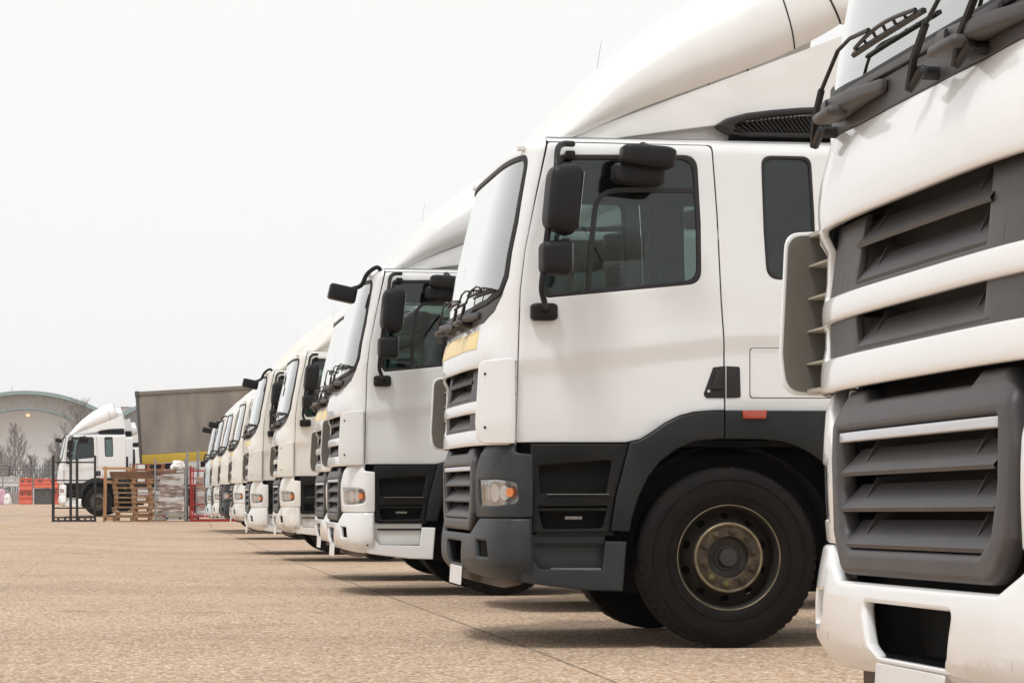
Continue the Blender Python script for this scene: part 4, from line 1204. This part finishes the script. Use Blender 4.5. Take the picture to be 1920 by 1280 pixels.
B = bmesh.new(); box(B, .0, W_-.05, .0, .95, zt2, zt2+.03, M=Matrix.Rotation(R(-1.5), 4, 'Y')); box(B, .02, .35, -.03, .4, zt2+.04, zt2+.10); box(B, .3, .62, -.02, .4, zt2+.04, zt2+.13)
finish('top_board', B, M['card2'], load)
def blob(name, c, sx, sy, sz, m, label, cat, seed=0, group=None):
    b = bmesh.new(); bmesh.ops.create_icosphere(b, subdivisions=4, radius=1)
    for v in b.verts:
        q = v.co.copy(); k = 1+.28*noise.noise(q*1.6+Vector((seed, 0, 0)))+.10*noise.noise(q*4.5+Vector((0, seed, 0)))
        v.co = Vector((q.x*sx*k, q.y*sy*k, max(-.55, q.z)*sz*k))
    o = finish(name, b, m); o.location = (c[0], c[1], c[2]+.5*sz)
    return tag(o, label, cat, group)
X, Z = inv(334, 879, YR); blob('sack', (X, YR+.3, Z-.02), .21, .25, .20, M['sack'], 'crumpled white sack lying on top of the wrapped cardboard load', 'sack', 2)
# tall grey post frame between the cages
root, X0, W_, zt = cage(352, 372, 845, YR+.6, 1.1, M['galv'], 'tall narrow grey steel frame between the cardboard stillage and the red rack', 'steel_stand', (.12, 1.32, 1.62))
# red racks with wrapped pallets
root, X0, W_, zt = cage(358, 432, 874, YR, 1.1, M['red'], 'red steel stillage at the end of the lorry row holding film wrapped goods', 'red_stillage', (.04, .16, .53, 1.12, 1.55))
B = bmesh.new(); bars(B, [((.07, 0, 0), (.07, 0, zt-.03))], .022); finish('post', B, M['red'], root)
def wrapped(px0, px1, py_top, Y, z0, label, seed, m='paper'):
    X0 = atp(px0, Y); W_ = atp(px1, Y)-X0; h = zp(px0, py_top, Y)-z0
    T = empty('wrapped_goods', (X0, Y, z0)); tag(T, label, 'load')
    r = random.Random(seed); z = 0
    while z < h-.1:
        hh = r.uniform(.12, .3); B = bmesh.new(); box(B, r.uniform(0, .06), W_-r.uniform(0, .06), .04, .8, z, min(h, z+hh)-.01, bev=.02)
        finish('bale', B, r.choice([M[m], M['sack'], M['card'], M['paper']]), T); z += hh
    B = bmesh.new(); rows = []
    ring = [(W_*k/20-.01, -.0) for k in range(21)]+[(W_+.01, .85*k/10) for k in range(11)]+[(W_-W_*k/20, .86) for k in range(21)]+[(-.01, .85-.85*k/10) for k in range(11)]
    for j in range(25):
        zz = h*j/24
        rows.append([B.verts.new((x, y+.03*noise.noise(Vector((x*5, y*5+seed, zz*5))), zz)) for x, y in ring])
    for a, b in zip(rows, rows[1:]):
        for k in range(len(a)): B.faces.new((a[k], a[(k+1) % len(a)], b[(k+1) % len(a)], b[k]))
    finish('stretch_film', B, M['film'], T)
wrapped(368, 392, 893, YR+.1, .19, 'film wrapped pale goods standing in the red stillage', 4)
wrapped(396, 425, 880, YR+.2, .19, 'second film wrapped bale in the red stillage, behind the last lorry noses', 9)
root, X0, W_, zt = cage(428, 470, 960, YR+.1, 1.0, M['red'], 'low red steel stillage base lying behind the far lorries', 'red_stillage', (.04, .16))

# grey curtain trailer tilted nose-up on its legs
YT = 103.0
def trailer():
    XL = atp(262, YT); root = empty('curtain_trailer', (XL, YT, zp(262, 870, YT)), 0); root.rotation_euler = (0, R(-3.6), 0)
    tag(root, 'long grey curtain sided trailer with a yellow lower band, tilted behind the lorry row', 'trailer')
    s = (YT*1.0)/F_PX; Lg = 11.5; H1 = 135*s; hb = 17*s; Wt = 2.5
    m1 = mat('grey_curtain_fabric', (.25, .215, .185), .85, var=.28, vscale=1.6, dirt=(.33, .29, .25), dirtamt=.6, dscale=1.2, bump=.5, bscale=1.5, stretch=(1, 1, .25))
    m2 = mat('faded_yellow_band', (.50, .34, .04), .8, var=.15, vscale=1); m3 = mat('trailer_rail', (.20, .175, .145), .6, var=.15); m4 = mat('trailer_corner_steel', (.09, .085, .08), .6)
    B = bmesh.new(); NX_, NZ_ = 120, 8; G = []
    for i in range(NX_+1):
        x = .12+(Lg-.24)*i/NX_
        G.append([B.verts.new((x, -.02+.018*math.sin(x*7.3)*math.sin(math.pi*j/NZ_)+.012*noise.noise(Vector((x*1.3, j*.6, 0))), hb+.01+(H1-hb-.17)*j/NZ_)) for j in range(NZ_+1)])
    for a, b in zip(G, G[1:]):
        for k in range(NZ_): B.faces.new((a[k], b[k], b[k+1], a[k+1]))
    finish('side_curtain', B, m1, root)
    B = bmesh.new(); box(B, .05, Lg, -.03, .02, 0, hb, bev=.005); finish('lower_band', B, m2, root)
    B = bmesh.new(); box(B, 0.16, Lg, -.06, .03, H1-.16, H1-.01, bev=.01); finish('roof_rail', B, m3, root)
    B = bmesh.new(); box(B, -.02, .16, -.08, .12, H1-.22, H1+.01, bev=.02); box(B, 0.0, .10, -.05, .05, .0, H1-.22, bev=.01); finish('corner_post', B, m4, root)
    B = bmesh.new(); box(B, .02, Lg, .06, Wt, .1, H1-.03); finish('box_body', B, m4, root)
    B = bmesh.new(); box(B, .5, Lg-.3, .5, 2.0, -.25, -.02); finish('chassis_frame', B, M['frame'], root)
    for x in (2.6, 3.9, 5.2):
        B = bmesh.new(); lathe(B, [(.0, 0), (.28, 0), (.30, -.04), (.48, 0), (.50, -.05), (.50, -.3), (0, -.3)], 32, lambda v, x=x: Vector((x, .1-v.z, -.72+v.y)))
        finish('wheel', B, M['tyre'], root)
    for y in (.4, 2.1):
        B = bmesh.new(); box(B, 9.0, 9.12, y-.06, y+.06, -1.9, -.1); box(B, 8.9, 9.22, y-.15, y+.15, -1.93, -1.9); finish('landing_leg', B, M['frame'], root)
    B = bmesh.new()
    for k in range(5):
        box(B, 1.6+k*1.1, 2.4+k*1.1, -.025, .0, -.42, -.04, bev=.01)
    finish('side_guard', B, mat('pale_side_guard', (.55, .53, .50), .6, var=.15), root)
trailer()

# ------------------------------------------------------------------ far left: barriers, fence, trees, halls
YBR = 186.0
M['orange'] = mat('orange_barrier_plastic', (.62, .115, .065), .55, var=.15, vscale=2, dirt=(.4, .15, .1), dirtamt=.4)
M['greybox'] = mat('grey_cabinet_steel', (.10, .10, .10), .6, var=.15)
M['conc'] = mat('pale_concrete_block', (.50, .48, .46), .85, var=.15, vscale=1.5)
def barrier(px0, px1, py0, py1, Y, m, label, group, cat='barrier', name='road_barrier'):
    X0 = atp(px0, Y); W_ = atp(px1, Y)-X0; z0 = max(0, zp(px0, py1, Y)); H_ = zp(px0, py0, Y)-z0
    T = empty(name, (X0, Y, z0)); tag(T, label, cat, group)
    B = bmesh.new()
    prof = [(0, -.28), (.12, -.28), (.18, -.20), (.40, -.16), (.44, -.20), (.60, -.17), (.64, -.13), (.86, -.11), (.94, -.14), (1, -.12)]
    ring_ = []
    for t, y in prof: ring_.append((y, t*H_))
    ring_ += [(-y+.0, t*H_) for t, y in prof[::-1]]
    a = [B.verts.new((.02, y, z)) for y, z in ring_]; b = [B.verts.new((W_-.02, y, z)) for y, z in ring_]
    for k in range(len(a)): B.faces.new((a[k], a[(k+1) % len(a)], b[(k+1) % len(a)], b[k]))
    B.faces.new(a[::-1]); B.faces.new(b)
    bmesh.ops.bevel(B, geom=B.edges[:], offset=.018, segments=2, affect='EDGES')
    finish('body', B, m, T)
    B = bmesh.new(); box(B, W_*.42, W_*.58, -.06, .06, H_+.0, H_+.05, bev=.01); finish('filler_cap', B, M['paper'], T)
    for x in (.16, .66):
        B = bmesh.new(); box(B, W_*x, W_*(x+.18), -.175, -.10, H_*.68, H_*.82, bev=.01); finish('moulded_slot', B, M['greybox'] if m is M['orange'] else m, T)
    return T
G_ = 'orange barriers stacked by the fence'
barrier(35, 61, 919, 945, YBR, M['orange'], 'lower orange plastic barrier in the left stack by the fence', G_)
barrier(36, 61, 896, 918.5, YBR, M['orange'], 'upper orange plastic barrier on the left stack by the fence', G_)
barrier(63, 110, 897, 914.5, YBR, M['orange'], 'long orange plastic barrier lying on top of the grey cabinet', G_)
barrier(99, 118, 915, 945, YBR+.3, M['orange'], 'orange barrier between the grey cabinet and the lone lorry nose', G_)
barrier(6, 36, 893, 912, YBR+1.5, M['conc'], 'right pale block of the row above the wire pallet cage', 'pale blocks stacked at the far left', 'block', 'pale_block')
barrier(-30, 5, 893, 912, YBR+1.5, M['conc'], 'left pale block cut by the frame edge above the pink sacks', 'pale blocks stacked at the far left', 'block', 'pale_block')
T = empty('steel_cabinet', (atp(64, YBR), YBR, 0)); tag(T, 'dark grey steel cabinet between the orange barriers, one barrier lying on it', 'cabinet')
Wc = atp(98, YBR)-atp(64, YBR); Hc = zp(64, 916, YBR)
B = bmesh.new(); box(B, 0, Wc, 0, .8, 0.03, Hc, bev=.02); finish('body', B, M['greybox'], T)
B = bmesh.new(); box(B, .1, Wc-.1, -.02, -.001, .1, Hc-.1, bev=.005); finish('door', B, M['greybox'], T)
B = bmesh.new(); tube(B, smooth_path([(Wc*.3, -.03, Hc*.8), (Wc*.32, -.05, Hc*.6), (Wc*.5, -.06, Hc*.52), (Wc*.7, -.05, Hc*.6), (Wc*.72, -.03, Hc*.8)]), .012, 5); finish('handle', B, M['galv'], T)
# wire pallet cage and sacks
X0 = atp(11, YBR+.5); W_ = atp(35, YBR+.5)-X0; T = empty('wire_cage', (X0, YBR+.5, 0)); tag(T, 'pale wire mesh pallet cage below the pale blocks at the far left', 'cage')
B = bmesh.new()
for k in range(9): bars(B, [((W_*k/8, 0, .1), (W_*k/8, 0, 1.1))], .008)
for k in range(8): bars(B, [((0, 0, .1+k*.143), (W_, 0, .1+k*.143))], .008)
finish('mesh_panel', B, M['galv'], T)
B = bmesh.new(); box(B, 0, W_, 0, 1, .05, .1); box(B, .05, W_-.05, .1, .9, .1, .9); finish('contents', B, M['paper'], T)
M['pink'] = mat('pink_sack', (.55, .33, .42), .7, bump=.4, bscale=8); M['blue'] = mat('blue_drum_plastic', (.15, .36, .48), .5)
blob('sack', (atp(3, YBR-.8), YBR-.8, .0), .36, .4, .75, M['pink'], 'pink sack slumped on the ground at the far left edge', 'sack', 5)
blob('sack', (atp(14, YBR-1), YBR-1, .0), .28, .4, .50, M['sack'], 'small white sack on the ground right of the pink one', 'sack', 7)
T = empty('plastic_drum', (atp(3, YBR), YBR+.0, .72)); tag(T, 'small blue plastic drum standing behind the pink sack', 'drum')
B = bmesh.new(); lathe(B, [(0, 0), (.18, 0), (.19, .02), (.19, .34), (.17, .38), (0, .38)], 20, lambda v: v); finish('body', B, M['blue'], T)
B = bmesh.new(); lathe(B, [(.10, .385), (.10, .42), (0, .42)], 16, lambda v: v); finish('lid', B, M['paper'], T)
B = bmesh.new(); box(B, -.35, .5, -.4, .5, -.72, -.004); finish('timber_base', B, M['pallet2'], T)

# palisade fence: posts, rails, pales in bays
YF = 197.0
def fence():
    X0, X1 = atp(17, YF), atp(262, YF); H_ = zp(60, 870, YF)
    root = empty('palisade_fence', (X0, YF, 0)); tag(root, 'grey steel palisade fence behind the orange barriers and below the trees', 'fence')
    mf = mat('weathered_palisade_steel', (.155, .165, .175), .55, metal=.2, var=.2, vscale=1)
    n = int((X1-X0)/2.75)
    for i in range(n):
        x = i*2.75
        B = bmesh.new(); box(B, x-.05, x+.05, 0, .1, 0, H_-.1); finish('post', B, mf, root)
        for z in (.35, H_-.45):
            B = bmesh.new(); box(B, x+.05, x+2.70, -.0, .05, z-.03, z+.03); finish('rail', B, mf, root)
        B = bmesh.new()
        for k in range(15):
            px = x+.10+k*.182
            vs = [(px-.036, .05), (px+.036, .05), (px+.036, H_-.08), (px, H_), (px-.036, H_-.08)]
            a = [B.verts.new((p, -.012, z)) for p, z in vs]; b = [B.verts.new((p, -.004, z)) for p, z in vs]
            B.faces.new(a); B.faces.new(b[::-1])
            for q in range(5): B.faces.new((a[q], a[(q+1) % 5], b[(q+1) % 5], b[q]))
        finish('pale_panel', B, mf, root)
fence()
T = empty('timber_stack', (atp(-20, YF-1), YF-1, 0)); tag(T, 'tall grey stack of weathered boards left of the palisade fence', 'stack')
Wc = atp(16, YF-1)-atp(-20, YF-1); z = 0; k = 0
while z < zp(0, 872, YF):
    B = bmesh.new(); box(B, rr.uniform(0, .05), Wc-rr.uniform(0, .1), 0, 1.2, z, z+.2, bev=.01); finish('board_layer', B, M['greybox'] if k % 3 == 0 else mat('grey_board', (.2, .19, .18), .85, var=.2), T) if k < 2 else finish('board_layer', B, bpy.data.materials['grey_board'], T); z += .26; k += 1

# bare trees
def tree(px, Y, h, spread, seed, label, name='bare_tree', kr=1.0):
    r = random.Random(seed); root = empty(name, (atp(px, Y), Y, 0)); tag(root, label, 'tree', 'bare winter trees behind the fence')
    Bt, Bc = bmesh.new(), bmesh.new()
    def grow(p, d, L_, rad, lv):
        n = 4; pts = [p]
        for i in range(n):
            d = (d+Vector((r.uniform(-.13, .13), r.uniform(-.13, .13), r.uniform(.0, .16)))).normalized(); p = p+d*L_/n; pts.append(p)
        tube(Bc, pts, rad, 3, r2=rad*.45, cap=False)
        if lv >= 3: return
        for k in range((7, 5, 4)[lv]):
            t = .2+.8*(k+r.random())/(7, 5, 4)[lv]; q = pts[min(n, int(t*n))]
            az = r.uniform(0, 6.28)
            out = (d*1.0+Vector((math.cos(az), math.sin(az), r.uniform(0, .5)))*.75).normalized()
            grow(q, out, L_*r.uniform(.38, .6)*(1.15-t*.4), max(.005, rad*.5), lv+1)
    pts = []; x = y = 0
    for i in range(9):
        pts.append(Vector((x, y, h*.93*i/8))); x += r.uniform(-.03, .03)*h*.3; y += r.uniform(-.03, .03)*h*.3
    tube(Bt, pts, .0115*h*kr, 6, r2=.012, cap=False)
    nb = 26
    for k in range(nb):
        t = .16+.80*k/nb; i = min(7, int(t*8)); q = pts[i].lerp(pts[i+1], t*8-i)
        az = k*2.4+r.uniform(-.5, .5); up = .75+.9*t
        grow(q, Vector((math.cos(az), math.sin(az), up)).normalized(), h*spread*(.52-.40*t)*r.uniform(.8, 1.15), .0045*h*kr*(1.1-t*.7), 0)
    finish('trunk', Bt, MB_, root); finish('crown', Bc, MB_, root)
MB_ = mat('bare_bark', (.22, .185, .17), .9, var=.2)
tree(28, 203, 6.6, .8, 11, 'bare slender tree at the far left before the white hall wall')
tree(152, 206, 8.3, 1.05, 21, 'large bare tree rising behind the lone white lorry')
tree(112, 204, 5.4, .95, 31, 'low bare tree just left of the lone white lorry')
tree(58, 205, 3.9, 1.0, 41, 'small spreading bare tree between the slender one and the lorry')
tree(2, 206, 4.6, .9, 51, 'bare bush-like tree at the left edge of the picture')
tree(90, 207, 3.6, 1.0, 61, 'lowest bare tree midway behind the orange barriers')

# halls with bowstring trusses
YH = 300.0
def hall(pcx, label, glow=True):
    s = YH*1.0/F_PX; Xc = atp(pcx, YH)
    root = empty('arched_hall', (Xc, YH, 0)); tag(root, label, 'hall', 'arched halls beyond the fence')
    zc1 = CAM_H+(HY-1022)*s*.995; R1 = 285*s; zc2 = CAM_H+(HY-946)*s; R2 = 176*s
    mw = mat('white_hall_cladding', (.62, .615, .62), .7, var=.04, vscale=.15); mt = mat('pale_teal_roof', (.27, .36, .36), .5, var=.08, vscale=.2); ms = mat('teal_grey_truss', (.20, .25, .25), .5)
    amax = math.acos(min(1, -zc1/R1)); N_ = 60
    B = bmesh.new(); top = []
    for i in range(N_+1):
        t = -amax+2*amax*i/N_; top.append((R1*math.sin(t), zc1+R1*math.cos(t)))
    # roof shell with a deep fascia
    for (x0, z0), (x1, z1) in zip(top, top[1:]):
        q = [(x0, z0), (x1, z1), (x1*.985, z1-.42), (x0*.985, z0-.42)]
        a = [B.verts.new((x, -2.2, z)) for x, z in q]; b = [B.verts.new((x, 45, z)) for x, z in q]
        B.faces.new(a); B.faces.new(b[::-1])
        for k in (0, 2): B.faces.new((a[k], b[k], b[(k+1) % 4], a[(k+1) % 4]))
    bmesh.ops.remove_doubles(B, verts=B.verts, dist=1e-3)
    finish('roof', B, mt, root)
    B = bmesh.new(); v = [B.verts.new((x, 0, max(0, z-.3))) for x, z in top]
    for k in range(len(v)//2):
        a, b = v[k], v[k+1]; c, d = v[-1-k], v[-2-k]
        if len({a, b, c, d}) == 4: B.faces.new((a, c, d, b))
    finish('wall', B, mw, root)
    B = bmesh.new(); a2 = math.radians(80); ch = []
    for i in range(31):
        t = -a2+2*a2*i/30; ch.append(Vector((R2*math.sin(t), -1.9, zc2+R2*math.cos(t))))
    tube(B, ch, .14, 6); finish('lower_chord', B, ms, root)
    up = []
    for i in range(31):
        t = -a2+2*a2*i/30; x = ch[i].x*1.10; zz = R1*R1-x*x
        up.append(Vector((x, -1.9, zc1+math.sqrt(zz)-.4)) if zz > 0 else None)
    B = bmesh.new(); tube(B, [u for u in up if u], .12, 6)
    for i in range(30):
        if up[i] is None or up[i+1] is None: continue
        tube(B, [ch[i], up[i]], .05, 4) if i % 1 == 0 else None
        tube(B, [ch[i], up[i+1]], .045, 4)
    finish('truss', B, ms, root)
    if glow:
        me = bpy.data.materials.new('lit_floodlight'); me.use_nodes = True; p = me.node_tree.nodes["Principled BSDF"]
        p.inputs['Emission Color'].default_value = (1, .62, .32, 1); p.inputs['Emission Strength'].default_value = .75; p.inputs['Base Color'].default_value = (.9, .7, .5, 1)
        x, z = local(52.5, 778, YH, Xc)
        B = bmesh.new(); box(B, x-.22, x+.22, -.5, -.3, z-.18, z+.16, bev=.05); fl_ = finish('floodlight', B, me, root)
        B = bmesh.new(); box(B, x-.05, x+.05, -.3, -.01, z-.05, z+.05); finish('bracket', B, ms, fl_)
        x, z = local(22, 738, YH, Xc); zt_ = local(22, 724, YH, Xc)[1]
        B = bmesh.new(); tube(B, [(x, 1, z-.6), (x, 1, zt_)], .06, 5, r2=.03); finish('mast', B, ms, root)
hall(50, 'large white hall with teal arched truss roof and a lit floodlight, at the far left')
hall(377, 'second teal arched hall, only a sliver showing between the lorries and the trailer', False)
B = bmesh.new(); X0, X1 = atp(165, 380), atp(300, 380); v = []
for i in range(21):
    t = i/20; x = (X1-X0)*t; v.append((x, zp(0, 771-10*math.sin(math.pi*t), 380)))
T = empty('distant_shed', (X0, 380, 0)); tag(T, 'distant low shed with a grey curved roof between the two arched halls', 'shed')
for (x0, z0), (x1, z1) in zip(v, v[1:]):
    a = [B.verts.new((x, y, z)) for x, z in ((x0, z0), (x1, z1)) for y in (0, 40)]; B.faces.new((a[0], a[1], a[3], a[2]))
bmesh.ops.remove_doubles(B, verts=B.verts, dist=1e-3); finish('roof', B, mat('grey_shed_roof', (.38, .37, .37), .7, var=.05), T)
B = bmesh.new()
for (x0, z0), (x1, z1) in zip(v, v[1:]):
    B.faces.new([B.verts.new(p) for p in ((x0, .3, 0), (x1, .3, 0), (x1, .3, z1-.05), (x0, .3, z0-.05))])
finish('wall', B, bpy.data.materials['white_hall_cladding'], T)

# ------------------------------------------------------------------ haze over the yard
def haze():
    B = bmesh.new(); box(B, -910, 910, -70, 2210, -1.3, 36)
    m = bpy.data.materials.new('pale_winter_haze'); m.use_nodes = True; N = m.node_tree.nodes; N.remove(N["Principled BSDF"])
    v = N.new("ShaderNodeVolumePrincipled"); v.inputs['Color'].default_value = (.95, .95, .96, 1); v.inputs['Density'].default_value = .00024; v.inputs['Anisotropy'].default_value = .3
    m.node_tree.links.new(v.outputs[0], N["Material Output"].inputs['Volume'])
    tag(finish('haze', B, m, smooth=False), kind='stuff')
haze()
